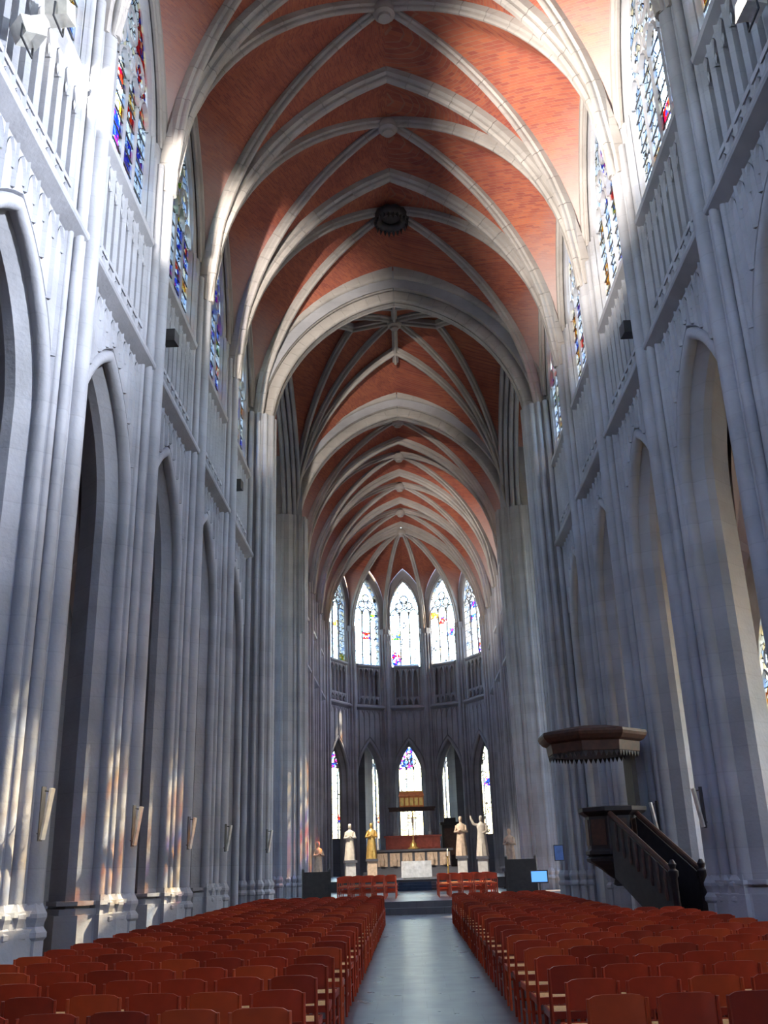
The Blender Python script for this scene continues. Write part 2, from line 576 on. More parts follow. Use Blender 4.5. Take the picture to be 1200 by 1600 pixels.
    return d


def window_meshes(xg, a, z0, zs, h, lights, row, tag):
    """one traceried window in the plane x = xg: bars, tracery and panes"""
    d = {'bars': [], 'pane': None, 'cells': [], 'heads': []}
    w = 2 * a / lights
    zl = zs - 0.15
    rows = max(2, round((zl - z0) / row))
    rh = (zl - z0) / rows
    mb = MB().prism([(xg - 0.07, 0), (xg - 0.02, -0.04), (xg + 0.06, -0.04), (xg + 0.06, 0.04), (xg - 0.02, 0.04)], z0, zl + 0.25)
    d['mullion'] = mb.mesh(tag + '_mullion', M['stone'])
    d['mull_y'] = [-a + w * k for k in range(1, lights)]
    d['saddle'] = MB().box(xg - 0.015, xg + 0.015, -a, a, -0.012, 0.012).mesh(tag + '_saddle_bar', M['lead'])
    d['saddle_z'] = [z0 + rh * k for k in range(1, rows + 1)]
    g = 0.008
    d['pane'] = MB().box(xg + 0.02, xg + 0.03, -w / 2 + g, w / 2 - g, g, rh - g).mesh(tag + '_pane', M['glass'][0])
    d['cells'] = [(-a + w * (k + 0.5), z0 + rh * r, k, r) for k in range(lights) for r in range(rows)]
    # lancet heads of the lights
    mb = MB()
    ha = w / 2 - 0.02
    arch_ring(mb, [(0.06, xg + 0.05), (0.06, xg - 0.06), (0.0, xg - 0.09), (0.0, xg + 0.05)], ha - 0.04, zl, ha * 1.25, zl - 0.05, 6)
    d['light_head'] = mb.mesh(tag + '_light_head', M['stone'])
    d['light_y'] = [-a + w * (k + 0.5) for k in range(lights)]
    # tracery: rings between the lancet heads and the arch
    rings = []
    if lights >= 4:
        rings = [(-a * 0.48, zl + w * 1.15, w * 0.50), (a * 0.48, zl + w * 1.15, w * 0.50), (0, zl + w * 2.0, w * 0.52), (0, zl + w * 0.78, w * 0.3)]
    else:
        rings = [(-w * 0.5, zl + w * 1.0, w * 0.40), (w * 0.5, zl + w * 1.0, w * 0.40), (0, zl + w * 1.75, w * 0.42)]
    d['rings'] = []
    for y, z, r in rings:
        if z + r > arch_z(y, a, zs, h) - 0.02:
            z = arch_z(y, a, zs, h) - r - 0.02
        m2 = MB()
        n = 14
        rw = []
        for q in range(6):
            qa = q / 6 * 2 * math.pi
            rw.append([(xg + 0.05 * math.sin(qa), y + (r + 0.045 * math.cos(qa)) * math.cos(2 * math.pi * k / n), z + (r + 0.045 * math.cos(qa)) * math.sin(2 * math.pi * k / n)) for k in range(n)])
        m2.grid(rw, True, True)
        for k in range(4):
            an = math.pi / 4 + k * math.pi / 2
            m2.tube([(xg, y + r * math.cos(an), z + r * math.sin(an)), (xg, y + r * 0.45 * math.cos(an), z + r * 0.45 * math.sin(an))], [0.05, 0.025], 5)
        d['rings'].append(m2.mesh(tag + '_tracery_ring', M['stone'], 50))
    # glass of the window head, cut along the arch, in three slices
    pl = [p for p in arch_off(a, zs, h, 0, 12)]
    pl = [(-a, zl)] + pl + [(a, zl)]
    d['headglass'] = []
    cuts = [-a, -a / 3, a / 3, a]
    for c0, c1 in zip(cuts[:-1], cuts[1:]):
        ys = [c0 + (c1 - c0) * i / 6 for i in range(7)]
        poly = [(c0 + 0.004, zl)] + [(min(max(y, c0 + 0.004), c1 - 0.004), arch_z(y, a, zs, h)) for y in ys] + [(c1 - 0.004, zl)]
        d['headglass'].append(MB().slab_yz(poly, xg + 0.02, xg + 0.03).mesh(tag + '_head_pane', M['glass'][0]))
    return d


GW = {'cool': (0.50, 0.10, 0.08, 0.26, 0.06), 'west': (0.45, 0.04, 0.06, 0.45, 0.0), 'warm': (0.6, 0.35, 0.05, 0.0, 0.0), 'choir': (0.15, 0.25, 0.25, 0.25, 0.1), 'nave': (0.68, 0.17, 0.06, 0.06, 0.03), 'apse': (0.90, 0.01, 0.03, 0.05, 0.01), 'plain': (1, 0, 0, 0, 0), 'side': (0.45, 0.12, 0.18, 0.2, 0.05)}
win_no = [0]


def put_window(wd, frame, mix, label, simple=False, rnd=None):
    """place a window (structure) by a parent frame (loc, rotz, mirror)"""
    win_no[0] += 1
    loc, rotz, mir = frame
    e = put('window_%d' % win_no[0], None, None, loc, rotz, label=label, cat='window', kind='structure')
    if mir:
        e.scale = (-1, 1, 1)
    rg = random.Random(win_no[0] * 17)
    for y in wd['mull_y']:
        put('mullion', wd['mullion'], e, (0, y, 0))
    if not simple:
        for z in wd['saddle_z']:
            put('saddle_bar', wd['saddle'], e, (0, 0, z))
    for y in wd['light_y']:
        put('light_head', wd['light_head'], e, (0, y, 0))
    for r in wd['rings']:
        put('tracery_ring', r, e)
    for y, z, k, r in wd['cells']:
        o = put('pane', wd['pane'], e, (0, y, z), mat=rg.choices(M['glass'], GW[mix])[0])
    for m in wd['headglass']:
        put('head_pane', m, e, mat=rg.choices(M['glass'], GW[mix])[0])
    return e


# ------------------------------------------------------------------ the shell
floor = put('floor', MB().box(-12, 12, -6, 34.4, -0.3, 0).mesh('floor', M['floor']), label='dark blue-grey polished stone floor of the nave aisle', cat='floor', kind='structure')
put('platform', MB().box(-16, 16, 34.4, 48.0, -0.3, 0.40).mesh('platform', M['floor']), floor)
put('step', MB().box(-4.2, 4.2, 34.1, 34.4, 0.0, 0.2).mesh('step', M['floor']), floor)
put('platform', MB().box(-12, 12, 48.0, 82, -0.3, 0.86).mesh('sanctuary', M['floor']), floor)
for i in range(3):
    put('step', MB().box(-3.4 + 0.2 * i, 3.4 - 0.2 * i, 46.8 + 0.4 * i, 48.0, 0.40 + 0.115 * i, 0.40 + 0.115 * (i + 1)).mesh('sanctuary_step', M['floor']), floor)
put('ground', MB().box(-400, 400, -400, 400, -0.6, -0.35).mesh('ground', M['ground']), label='bare ground outside the church walls', cat='ground', kind='structure')

wall_left = put('wall_left', None, label='pier arcade and windowed upper wall facing the pulpit across the nave', cat='wall', kind='structure')
wall_left.scale = (-1, 1, 1)
wall_right = put('wall_right', None, label='pier arcade and windowed upper wall beside the black pulpit', cat='wall', kind='structure')
ceiling = put('ceiling', None, label='red brick rib vault over nave, crossing and choir', cat='ceiling', kind='structure')

PIERS = [0.15, 4.65, 9.15, 13.65, 18.15, 22.65, 27.15]
BAYS = [-2.1, 2.4, 6.9, 11.4, 15.9, 20.4, 24.9, 29.4]
B = 2.25
nave = bay_meshes(X0, B, 'nave', 1.40, 8.1, 2.42, 1.55, 17.7, 2.9, 8)
nave_win = window_meshes(X0 + 0.16, 1.55, Z_SILL + 0.16, 17.7, 2.9, 4, 0.42, 'nave_window')

# pier bundle: core, wall shafts and plinth
SHAFTS = [(0.0, 5.24, 0.17), (0.30, 5.34, 0.105), (-0.30, 5.34, 0.105), (0.52, 5.42, 0.085), (-0.52, 5.42, 0.085), (0.16, 5.30, 0.055), (-0.16, 5.30, 0.055)]


def shaft_mesh(r, z0, z1, tag):
    mb = MB()
    pr = [(r, z0), (r, z1)]
    mb.lathe(pr, 0, 0, 14)
    return mb.mesh(tag, M['stone'], 40)


def plinth_piece(r, tag):
    mb = MB()
    k = r + 0.055
    mb.lathe([(k + 0.03, 0), (k + 0.03, 0.12), (k, 0.16), (k, 0.80), (k + 0.035, 0.84), (k + 0.035, 0.90), (k - 0.02, 0.97), (r + 0.05, 1.02), (r + 0.075, 1.08), (r + 0.075, 1.13), (r + 0.02, 1.22), (r, 1.26)], 0, 0, 8)
    return mb.mesh(tag, M['stone'])


core = MB()
core.prism([(5.47, -0.64), (5.40, -0.60), (5.44, -0.42), (5.40, -0.38), (5.38, -0.22), (5.28, -0.10), (5.28, 0.10), (5.38, 0.22), (5.40, 0.38), (5.44, 0.42), (5.40, 0.60), (5.47, 0.64)], 0, Z_SPRING + 1.2)
core_mesh = core.mesh('pier_core', M['stone'])
plinth = MB()
for z0, z1, e in ((0, 0.95, 0.14), (0.95, 1.10, 0.07), (1.10, 1.17, 0.12), (1.17, 1.26, 0.03)):
    plinth.prism([(5.47 - e * 0.3, -0.66 - e), (5.36 - e, -0.5), (5.20 - e, 0), (5.36 - e, 0.5), (5.47 - e * 0.3, 0.66 + e), (6.46, 0.84 - 0.45), (6.46, -0.84 + 0.45)], z0, z1)
for z0, z1, e in ((0, 0.95, 0.12), (0.95, 1.05, 0.06), (1.10, 1.17, 0.10)):
    plinth.prism([(5.45, -0.62 - e), (5.55, -0.66 - e), (5.86 - e, -0.86 - e), (6.02 + e, -0.86 - e), (6.46, -0.5), (6.46, 0.5), (6.02 + e, 0.86 + e), (5.86 - e, 0.86 + e), (5.55, 0.66 + e), (5.45, 0.62 + e)], z0, z1)
plinth_mesh = plinth.mesh('pier_plinth', M['stone'])
shaft_lib = {r: shaft_mesh(r, 1.2, Z_SPRING + 0.6, 'wall_shaft') for r in {s[2] for s in SHAFTS}}
plinth_lib = {r: plinth_piece(r, 'shaft_base') for r in {s[2] for s in SHAFTS}}


def put_pier(parent, y, dx=0.0):
    p = put('pier', core_mesh, parent, (dx, y, 0))
    put('plinth', plinth_mesh, p)
    for sy, sx, r in SHAFTS:
        put('shaft', shaft_lib[r], p, (sx, sy, 0))
        if r > 0.08:
            put('shaft_base', plinth_lib[r], p, (sx, sy, 0))
    return p


def put_bay(parent, d, loc, rotz=0.0, detail=True, sy=1.0):
    made = [put('arcade_arch', d['arch'], parent, loc, rotz)]
    sp = put('spandrel', d['spandrel'], parent, loc, rotz)
    made.append(put('string_course', d['string'], parent, loc, rotz))
    tr = put('triforium', d['triforium'], parent, loc, rotz)
    made += [sp, tr, put('clerestory', d['clerestory'], parent, loc, rotz), put('window_reveal', d['reveal'], parent, loc, rotz), put('window_sill', d['sill'], parent, loc, rotz)]
    for o in made:
        o.scale = (1, sy, 1)
    if not detail:
        return
    put('balustrade_rail', d['rail'], tr)
    for k in range(d['n'] + 1):
        put('mullion', d['mullion'], tr, (0, -d['hw'] + d['step'] * k, 0))
    for k in range(d['n']):
        y = -d['hw'] + d['step'] * (k + 0.5)
        put('tracery_head', d['head_low'], tr, (0, y, 0))
        put('tracery_head', d['head_top'], tr, (0, y, 0))
    for m in d['span']:
        put('panel_bar', m, sp)
    for y in d['span_heads']:
        put('tracery_head', d['head_span'], sp, (0, y, 0))


ORD = ['first', 'second', 'third', 'fourth', 'fifth', 'sixth', 'seventh', 'eighth', 'ninth', 'tenth', 'eleventh', 'twelfth', 'thirteenth', 'fourteenth', 'fifteenth', 'sixteenth', 'seventeenth', 'eighteenth', 'nineteenth', 'twentieth', 'twenty-first', 'twenty-second', 'twenty-third', 'twenty-fourth', 'twenty-fifth', 'twenty-sixth']
for i, yb in enumerate(BAYS):
    for side, par, mir in (('far', wall_left, True), ('pulpit', wall_right, False)):
        put_bay(par, nave, (0, yb, 0), detail=(i >= 3))
        where = 'opposite the pulpit' if mir else 'on the pulpit side'
        if i >= 3:
            lab = '%s clerestory window from the viewer %s, four tall lights' % (ORD[i - 3], where)
        else:
            lab = '%s clerestory window behind the viewer %s' % (ORD[2 - i], where)
        put_window(nave_win, ((0, yb, 0), 0, mir), 'cool' if mir else 'nave', lab, simple=(i < 3))
for y in PIERS:
    for par in (wall_left, wall_right):
        put_pier(par, y)

# ------------------------------------------------------------------ vaults
T_A, T_H = 5.30, 7.82      # nave transverse arch: half span, rise over the springing
D_H = 8.1


def zT(x):
    return arch_z(x, T_A, Z_SPRING, T_H)


def diag_z(t, h=D_H):
    """diagonal rib, t = 0 at the boss, 1 at the springing"""
    a = 5.8
    return arch_z(t * a, a, Z_SPRING, h)


def bay_web(a, b, zt, zd, zw, n=14, zt_far=None):
    """quadripartite web over [-a,a] x [-b,b]"""
    mb = MB()
    for sg in (-1, 1):
        rows = []
        for i in range(-n, n + 1):
            u = i / n
            x = a * u
            row = []
            for k in range(7):
                w = k / 6
                y = sg * b * (1 - w) + sg * b * abs(u) * w
                lift = 0.22 * math.sin(math.pi * w) * (1 - abs(u))
                row.append((x, y, (zt_far if zt_far and sg > 0 else zt)(x) * (1 - w) + zd(abs(u)) * w + lift))
            rows.append(row)
        mb.grid(rows)
        rows = []
        for i in range(-n, n + 1):
            u = i / n
            y = b * u
            row = []
            for k in range(9):
                w = k / 8
                x = sg * a * (1 - w) + sg * a * abs(u) * w
                lift = 0.25 * math.sin(math.pi * w) * (1 - abs(u))
                row.append((x, y, zw(y) * (1 - w) + zd(abs(u)) * w + lift))
            rows.append(row)
        mb.grid(rows)
    return mb


def zW(y, b=B, top=4.95):
    return arch_z(abs(y) * 0.995, b, Z_SPRING + 0.2, top)


def rib_pieces(curve, prof, n_seg, tag, gap=0.006):
    """voussoirs along a 3D curve; prof = [(side, down)], each piece a mesh"""
    out = []
    L = [0.0]
    for p, q in zip(curve[:-1], curve[1:]):
        L.append(L[-1] + (q - p).length)

    def at(s):
        for i in range(len(L) - 1):
            if s <= L[i + 1] or i == len(L) - 2:
                f = (s - L[i]) / max(1e-9, L[i + 1] - L[i])
                return curve[i].lerp(curve[i + 1], max(0.0, min(1.0, f)))
    for k in range(n_seg):
        s0, s1 = L[-1] * k / n_seg + gap, L[-1] * (k + 1) / n_seg - gap
        if n_seg == 1:
            ss = [L[-1] * i / (len(curve) - 1) for i in range(len(curve))]
        else:
            ss = [s0, (s0 + s1) / 2, s1]
        rows = []
        for s in ss:
            p = at(s)
            t = (at(min(L[-1], s + 0.05)) - at(max(0, s - 0.05))).normalized()
            sd = t.cross(Vector((0, 0, 1)))
            sd = sd.normalized() if sd.length > 1e-4 else Vector((1, 0, 0))
            dn = t.cross(sd).normalized()
            if dn.z > 0:
                dn = -dn
            rows.append([p + sd * a + dn * b for a, b in prof])
        mb = MB()
        o = 0
        mb.grid(rows, close_u=True)
        m = len(prof)
        mb.f.append(tuple(range(m)))
        mb.f.append(tuple(range((len(rows) - 1) * m, len(rows) * m)))
        out.append(mb.mesh(tag, M['rib'], 40))
    return out


def rib_prof(w, d):
    """moulded rib section: chamfered sides, hollow and a keel roll"""
    r = w * 0.22
    half = [(w / 2, -0.12), (w / 2, d * 0.30), (w * 0.36, d * 0.42), (w * 0.26, d * 0.46), (w * 0.24, d * 0.62), (w * 0.26, d * 0.72), (r * 0.95, d * 0.86), (r * 0.55, d * 0.97)]
    return half + [(-a, b) for a, b in reversed(half)]


TRANS_PROF = rib_prof(0.44, 0.30)
DIAG_PROF = rib_prof(0.27, 0.25)
WALL_PROF = rib_prof(0.26, 0.22)


def trans_curve(y, a=T_A, h=T_H, zs=Z_SPRING, drop=0.0):
    return [Vector((yy, y, z - drop)) for yy, z in arch_off(a, zs, h, 0, 16)]


def diag_curve(yc, sg, a=T_A, b=B, zd=diag_z):
    return [Vector((a * u, yc + sg * b * u, zd(abs(u)))) for u in [i / 16 for i in range(-16, 17)]]


web_mesh = bay_web(T_A + 0.12, B, lambda x: zT(x), diag_z, zW).mesh('nave_web', M['brick'], 60)
web_last = bay_web(T_A + 0.12, B, zT, diag_z, zW, zt_far=lambda x: arch_z(x, T_A + 0.12, Z_SPRING, 6.75)).mesh('nave_web_last', M['brick'], 60)
trans_mesh = rib_pieces(trans_curve(0), TRANS_PROF, 26, 'voussoir')
diag_meshes = [rib_pieces(diag_curve(0, sg), DIAG_PROF, 24, 'rib_stone') for sg in (-1, 1)]
wall_rib = rib_pieces([Vector((T_A + 0.10, y, zW(y))) for y in [B * 0.97 * i / 14 for i in range(-14, 15)]], WALL_PROF, 1, 'wall_rib')[0]
boss_mesh = MB().lathe([(0.10, 0.25), (0.30, 0.15), (0.34, 0.0), (0.30, -0.12), (0.2, -0.18), (0.18, -0.26), (0.08, -0.30)], 0, 0, 16).mesh('boss', M['rib'], 40)
for i, yb in enumerate(BAYS):
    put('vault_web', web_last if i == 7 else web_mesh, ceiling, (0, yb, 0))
    if i < 3:
        continue
    for ms in diag_meshes:
        e = put('diagonal_rib', None, ceiling, (0, yb, 0))
        for m in ms:
            put('voussoir', m, e)
    for sc in (1, -1):
        o = put('wall_rib', wall_rib, ceiling, (0, yb, 0))
        o.scale = (sc, 1, 1)
    if i < 7:
        put('boss', boss_mesh, ceiling, (0, yb, diag_z(0) - 0.28))
for y in PIERS[2:]:
    e = put('transverse_arch', None, ceiling, (0, y, 0))
    for m in trans_mesh:
        put('voussoir', m, e)

# dark carved wreath round the opening in the last nave bay
mb = MB()
rg = random.Random(3)
rows = []
for q in range(8):
    qa = q / 8 * 2 * math.pi
    rows.append([((0.50 + 0.17 * math.cos(qa)) * math.cos(2 * math.pi * k / 28), (0.50 + 0.17 * math.cos(qa)) * math.sin(2 * math.pi * k / 28), 0.22 * math.sin(qa) + 0.03 * math.sin(k * 2.3)) for k in range(28)])
mb.grid(rows, True, True)
wreath = put('oculus', mb.mesh('oculus_ring', M['iron'], 60), ceiling, (0, 29.4, diag_z(0) - 0.42))
put('oculus_cover', MB().lathe([(0.50, 0.0), (0.50, 0.06)], 0, 0, 20).mesh('oculus_cover', M['iron']), wreath)
leaf = MB().add([(0, 0, 0), (0.10, 0.06, -0.05), (0.24, 0, -0.16), (0.10, -0.06, -0.05), (0.10, 0, 0.05)], [(0, 3, 2, 1), (0, 1, 4), (1, 2, 4), (2, 3, 4), (3, 0, 4)]).mesh('wreath_leaf', M['iron'])
for k in range(22):
    o = put('leaf', leaf, wreath, (0.52 * math.cos(k * 0.2856), 0.52 * math.sin(k * 0.2856), -0.12), k * 0.2856)
    o.rotation_euler = (0, 0.5 + 0.4 * rg.random(), k * 0.2856)

# ------------------------------------------------------------------ crossing
YW, YE = 32.05, 43.0
XC = 4.62


def big_arch(y0, a, zs, h, thick, par_name, tag):
    """wide crossing arch of three moulded orders, cut into voussoirs"""
    half = thick / 2
    prof = [(-half, -1.4), (-half, -1.1)]
    for cs_, cd_, rr_ in ((0.13, -1.0, 0.12), (0.30, -0.60, 0.11), (0.47, -0.18, 0.11)):
        prof += [(-half + cs_ + rr_ * math.cos(R(an)), cd_ + rr_ * math.sin(R(an))) for an in (180, 150, 110, 70, 40, 10)]
        prof += [(-half + cs_ + rr_ + 0.02, cd_ + 0.0), (-half + cs_ + rr_ - 0.02, cd_ + 0.10)]
    prof = prof + [(-a_, b_) for a_, b_ in reversed(prof)]
    cv = [Vector((yy, 0, z)) for yy, z in arch_off(a, zs, h, 0, 18)]
    e = put(par_name, None, ceiling, (0, y0, 0))
    for m in rib_pieces(cv, prof, 32, tag, 0.004):
        put('voussoir', m, e)
    # wall over the arch, up to the vault
    mb = MB()
    pl = arch_off(a, zs, h, 0.5, 16)
    for xx in (-half * 0.8, half * 0.8):
        for (ya, za), (yb, zb) in zip(pl[:-1], pl[1:]):
            mb.add([(ya, xx, za), (yb, xx, zb), (yb, xx, 26.0), (ya, xx, 26.0)], [(0, 1, 2, 3)])
        for sg in (-1, 1):
            mb.add([(sg * (a + 0.45), xx, zs - 0.2), (sg * 6.6, xx, zs - 0.2), (sg * 6.6, xx, 26.0), (sg * (a + 0.45), xx, 26.0)], [(0, 1, 2, 3)])
    put('arch_wall', mb.mesh(tag + '_wall', M['stone']), ceiling, (0, y0, 0))


big_arch(YW, 4.62, 16.45, 5.45, 1.3, 'crossing_arch', 'crossing_voussoir')
big_arch(YE, 4.85, 16.45, 5.85, 1.3, 'crossing_arch', 'choir_voussoir')

# compound crossing piers
CS = []
for k in range(9):
    an = -180 + k * 22.5
    CS.append((an, 0.13 if k % 2 == 0 else 0.09))


def crossing_pier(parent, yc, xin, flip):
    """xin = innermost face, flip = +1 when the crossing lies beyond it"""
    mb = MB()
    f = flip
    pts = [(xin + 0.12, yc - 0.42), (xin + 0.12, yc + 0.42), (xin + 0.45, yc + 0.62), (xin + 0.75, yc + 0.62 + 0.25 * max(f, 0)), (xin + 1.05, yc + 0.75 + 0.15 * max(f, 0)), (6.75, yc + 0.75), (6.75, yc - 0.75), (xin + 1.05, yc - 0.75 - 0.15 * max(-f, 0)), (xin + 0.75, yc - 0.62 - 0.25 * max(-f, 0)), (xin + 0.45, yc - 0.62)]
    mb.prism(pts, 0, 17.2)
    p = put('pier', mb.mesh('crossing_pier', M['stone']), parent)
    spots = [(xin + 0.12, -0.30, 0.12), (xin + 0.10, 0.0, 0.15), (xin + 0.12, 0.30, 0.12), (xin + 0.30, 0.52, 0.10), (xin + 0.30, -0.52, 0.10), (xin + 0.52, 0.64, 0.08), (xin + 0.52, -0.64, 0.08), (xin + 0.78, 0.72, 0.11), (xin + 0.78, -0.72, 0.11), (xin + 1.05, 0.86, 0.09), (xin + 1.05, -0.86, 0.09)]
    spots += [(xin + 1.30 + 0.22 * k, f * (0.80 - 0.02 * k), 0.12 if k % 2 else 0.08) for k in range(4)]
    for sx, sy, r in spots:
        put('shaft', shaft_mesh(r, 0.0, 17.2, 'crossing_shaft'), p, (sx, yc + sy, 0))
        put('shaft_base', plinth_piece(r, 'crossing_shaft_base'), p, (sx, yc + sy, 0))


for par in (wall_left, wall_right):
    crossing_pier(par, YW, XC - 0.05, 1)
    crossing_pier(par, YE, XC - 0.08, -1)

# crossing star vault
CY = (YW + YE) / 2
CB = (YE - YW) / 2 - 0.3


def zc_d(t):
    return arch_z(t * 6.6, 6.6, 16.6, 8.1)


def zc_x(x):
    return arch_z(x, 5.3, 16.6, 6.75)


def zc_y(y):
    return arch_z(y, CB, 16.6, 7.2)


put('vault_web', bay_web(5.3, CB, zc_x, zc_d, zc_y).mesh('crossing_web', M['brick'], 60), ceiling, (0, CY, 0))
for sg in (-1, 1):
    e = put('diagonal_rib', None, ceiling, (0, CY, 0))
    for m in rib_pieces([Vector((5.2 * u, sg * CB * u, zc_d(abs(u)))) for u in [i / 16 for i in range(-16, 17)]], DIAG_PROF, 24, 'crossing_rib_stone'):
        put('voussoir', m, e)


def web_h(x, y):
    u, v = abs(x) / 5.3, abs(y) / CB
    if v >= u:
        w = (1 - v) / max(1e-6, 1 - u)
        return zc_x(x) * (1 - w) + zc_d(u) * w
    w = (1 - u) / max(1e-6, 1 - v)
    return zc_y(y) * (1 - w) + zc_d(v) * w


for sx in (-1, 1):
    for sy in (-1, 1):
        for tx, ty in ((1.9, 0.0), (0.0, 1.9)):
            cv = []
            for i in range(15):
                w = i / 14
                x, y = sx * (5.1 * (1 - w) + tx * w), sy * ((CB - 0.1) * (1 - w) + ty * w)
                cv.append(Vector((x, y, web_h(x, y) - 0.02)))
            put('tierceron_rib', rib_pieces(cv, DIAG_PROF, 1, 'tierceron')[0], ceiling, (0, CY, 0))
for pts in ([(-1.9, 0), (1.9, 0)], [(0, -2.6), (0, 2.6)]):
    (xa, ya), (xb, yb) = pts
    cv = [Vector((xa + (xb - xa) * i / 12, ya + (yb - ya) * i / 12, web_h(xa + (xb - xa) * i / 12, ya + (yb - ya) * i / 12) - 0.04)) for i in range(13)]
    put('ridge_rib', rib_pieces(cv, DIAG_PROF, 1, 'ridge_rib')[0], ceiling, (0, CY, 0))
put('boss', boss_mesh, ceiling, (0, CY, zc_d(0) - 0.28))

# transepts: a tall arm on either side of the crossing, lit by an end window
arm_win = window_meshes(15.6, 2.6, 6.0, 15.0, 4.6, 4, 0.9, 'transept_window')
TY0, TY1 = YW + 0.6, YE - 0.6
for par, mir, nm in ((wall_left, True, 'opposite the pulpit'), (wall_right, False, 'beyond the pulpit')):
    mb = MB()
    # end wall with its window opening
    arch_wall(mb, 15.4, 2.6, 15.0, 4.6, 0, (TY1 - TY0) / 2 + 0.6, 6.0, 27.0, 12)
    mb.box(15.4, 15.8, -(TY1 - TY0) / 2 - 0.6, (TY1 - TY0) / 2 + 0.6, -0.3, 6.0)
    arch_ring(mb, [(0, 15.4), (0, 15.8)], 2.6, 15.0, 4.6, 6.0, 12)
    put('transept_end', mb.mesh('transept_end', M['stone']), par, (0, CY, 0))
    put_window(arm_win, ((0, CY, 0), 0, mir), 'side', 'great end window of the transept %s' % nm)
    # east and west walls of the arm, each with an upper window
    for yy, sg in ((TY0, -1), (TY1, 1)):
        mb = MB()
        xs0, xs1, xc, wa = 6.7, 15.6, 10.8, 1.5
        pl = [(xc + y, z) for y, z in arch_off(wa, 17.0, 3.0, 0, 10)]
        for (xa, za), (xb, zb) in zip(pl[:-1], pl[1:]):
            mb.add([(xa, 0, za), (xb, 0, zb), (xb, 0, 26), (xa, 0, 26)], [(0, 1, 2, 3)])
        for x_0, x_1 in ((xs0 - 2.0, xc - wa), (xc + wa, xs1)):
            mb.add([(x_0, 0, 11.5), (x_1, 0, 11.5), (x_1, 0, 26), (x_0, 0, 26)], [(0, 1, 2, 3)])
        lo, hi = (xs0 + 4.2, xs1)
        mb.add([(xs0 - 0.1, 0, 11.5), (xs1, 0, 11.5), (xs1, 0, -0.3), (lo, 0, -0.3), (lo, 0, 11.0), (xs0 - 0.1, 0, 11.0)], [(0, 1, 2, 3, 4, 5)])
        mb.add([(xc - wa, 0, 11.5), (xc + wa, 0, 11.5), (xc + wa, 0, 13.0), (xc - wa, 0, 13.0)], [(0, 1, 2, 3)])
        put('transept_side', mb.mesh('transept_side', M['stone']), par, (0, yy, 0))
        e = put_window(window_meshes(0.0, 1.5, 13.0, 17.0, 3.0, 3, 0.8, 'transept_side_window'), ((-10.8 if mir else 10.8, yy + 0.1 * sg, 0), R(90), False), 'side', '%s window in the transept arm %s' % ('upper nave-side' if sg < 0 else 'upper choir-side', nm))
    mb = MB()
    rows = [[(x, y, arch_z(y, (TY1 - TY0) / 2 + 0.6, 17.5, 6.9)) for x in (4.9, 15.9)] for y in [(TY1 - TY0 + 1.2) / 2 * i / 12 for i in range(-12, 13)]]
    mb.grid(rows)
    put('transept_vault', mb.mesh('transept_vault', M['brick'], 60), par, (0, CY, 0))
    # arch between crossing and arm
    mb = MB()
    tp = [(0.6, 4.75)]
    for k, (rs, rx) in enumerate(((0.42, 4.86), (0.25, 5.06), (0.12, 5.28), (0.12, 5.52))):
        tp += [(rs + 0.10 * math.cos(R(an_)), rx + 0.10 * math.sin(R(an_))) for an_ in (-60, -100, -140, 180, 140, 100)]
        tp += [(rs + 0.06, rx + 0.11)]
    tp += [(0.6, 5.7)]
    arch_ring(mb, tp, (TY1 - TY0) / 2 - 0.15, 16.45, 5.9, 0.0, 14)
    arch_wall(mb, 5.0, (TY1 - TY0) / 2 - 0.15, 16.45, 5.9, 0.5, (TY1 - TY0) / 2 + 0.55, 16.45, 26, 14)
    arch_wall(mb, 5.55, (TY1 - TY0) / 2 - 0.15, 16.45, 5.9, 0.5, (TY1 - TY0) / 2 + 0.55, 16.45, 26, 14)
    put('transept_arch', mb.mesh('transept_arch', M['stone'], 35), par, (0, CY, 0))

# ------------------------------------------------------------------ choir
AC = 62.45
CH_N = 4
CBH = (AC - (YE + 0.75)) / CH_N / 2
choir_y = [YE + 0.75 + CBH * (2 * k + 1) for k in range(CH_N)]
choir = bay_meshes(X0 + 0.1, CBH, 'choir', 1.45, 7.4, 2.1, 1.5, 17.5, 2.9, 6)
choir_win = window_meshes(X0 + 0.26, 1.5, Z_SILL + 0.16, 17.5, 2.9, 4, 0.6, 'choir_window')
C_A, C_H = 5.35, 7.4
web_c = bay_web(C_A + 0.12, CBH, lambda x: arch_z(x, C_A, Z_SPRING, C_H), lambda t: arch_z(t * 5.7, 5.7, Z_SPRING, 7.6), lambda y: zW(y, CBH, 4.6)).mesh('choir_web', M['brick'], 60)
tr_c = rib_pieces(trans_curve(0, C_A, C_H), TRANS_PROF, 1, 'choir_transverse')[0]
dg_c = [rib_pieces(diag_curve(0, sg, C_A, CBH, lambda t: arch_z(t * 5.7, 5.7, Z_SPRING, 7.6)), DIAG_PROF, 1, 'choir_diagonal')[0] for sg in (-1, 1)]
for k, yb in enumerate(choir_y):
    for par, mir in ((wall_left, True), (wall_right, False)):
        put_bay(par, choir, (0, yb, 0), detail=False)
        put_window(choir_win, ((0, yb, 0), 0, mir), 'choir', '%s choir clerestory window %s, counted from the crossing' % (ORD[k], 'opposite the pulpit' if mir else 'on the pulpit side'), simple=True)
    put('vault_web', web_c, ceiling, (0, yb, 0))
    for m in dg_c:
        put('diagonal_rib', m, ceiling, (0, yb, 0))
    put('transverse_arch', tr_c, ceiling, (0, yb + CBH, 0))
    put('boss', boss_mesh, ceiling, (0, yb, Z_SPRING + 7.6 - 0.28))
    if k < CH_N:
        for par in (wall_left, wall_right):
            put_pier(par, yb + CBH, 0.1)

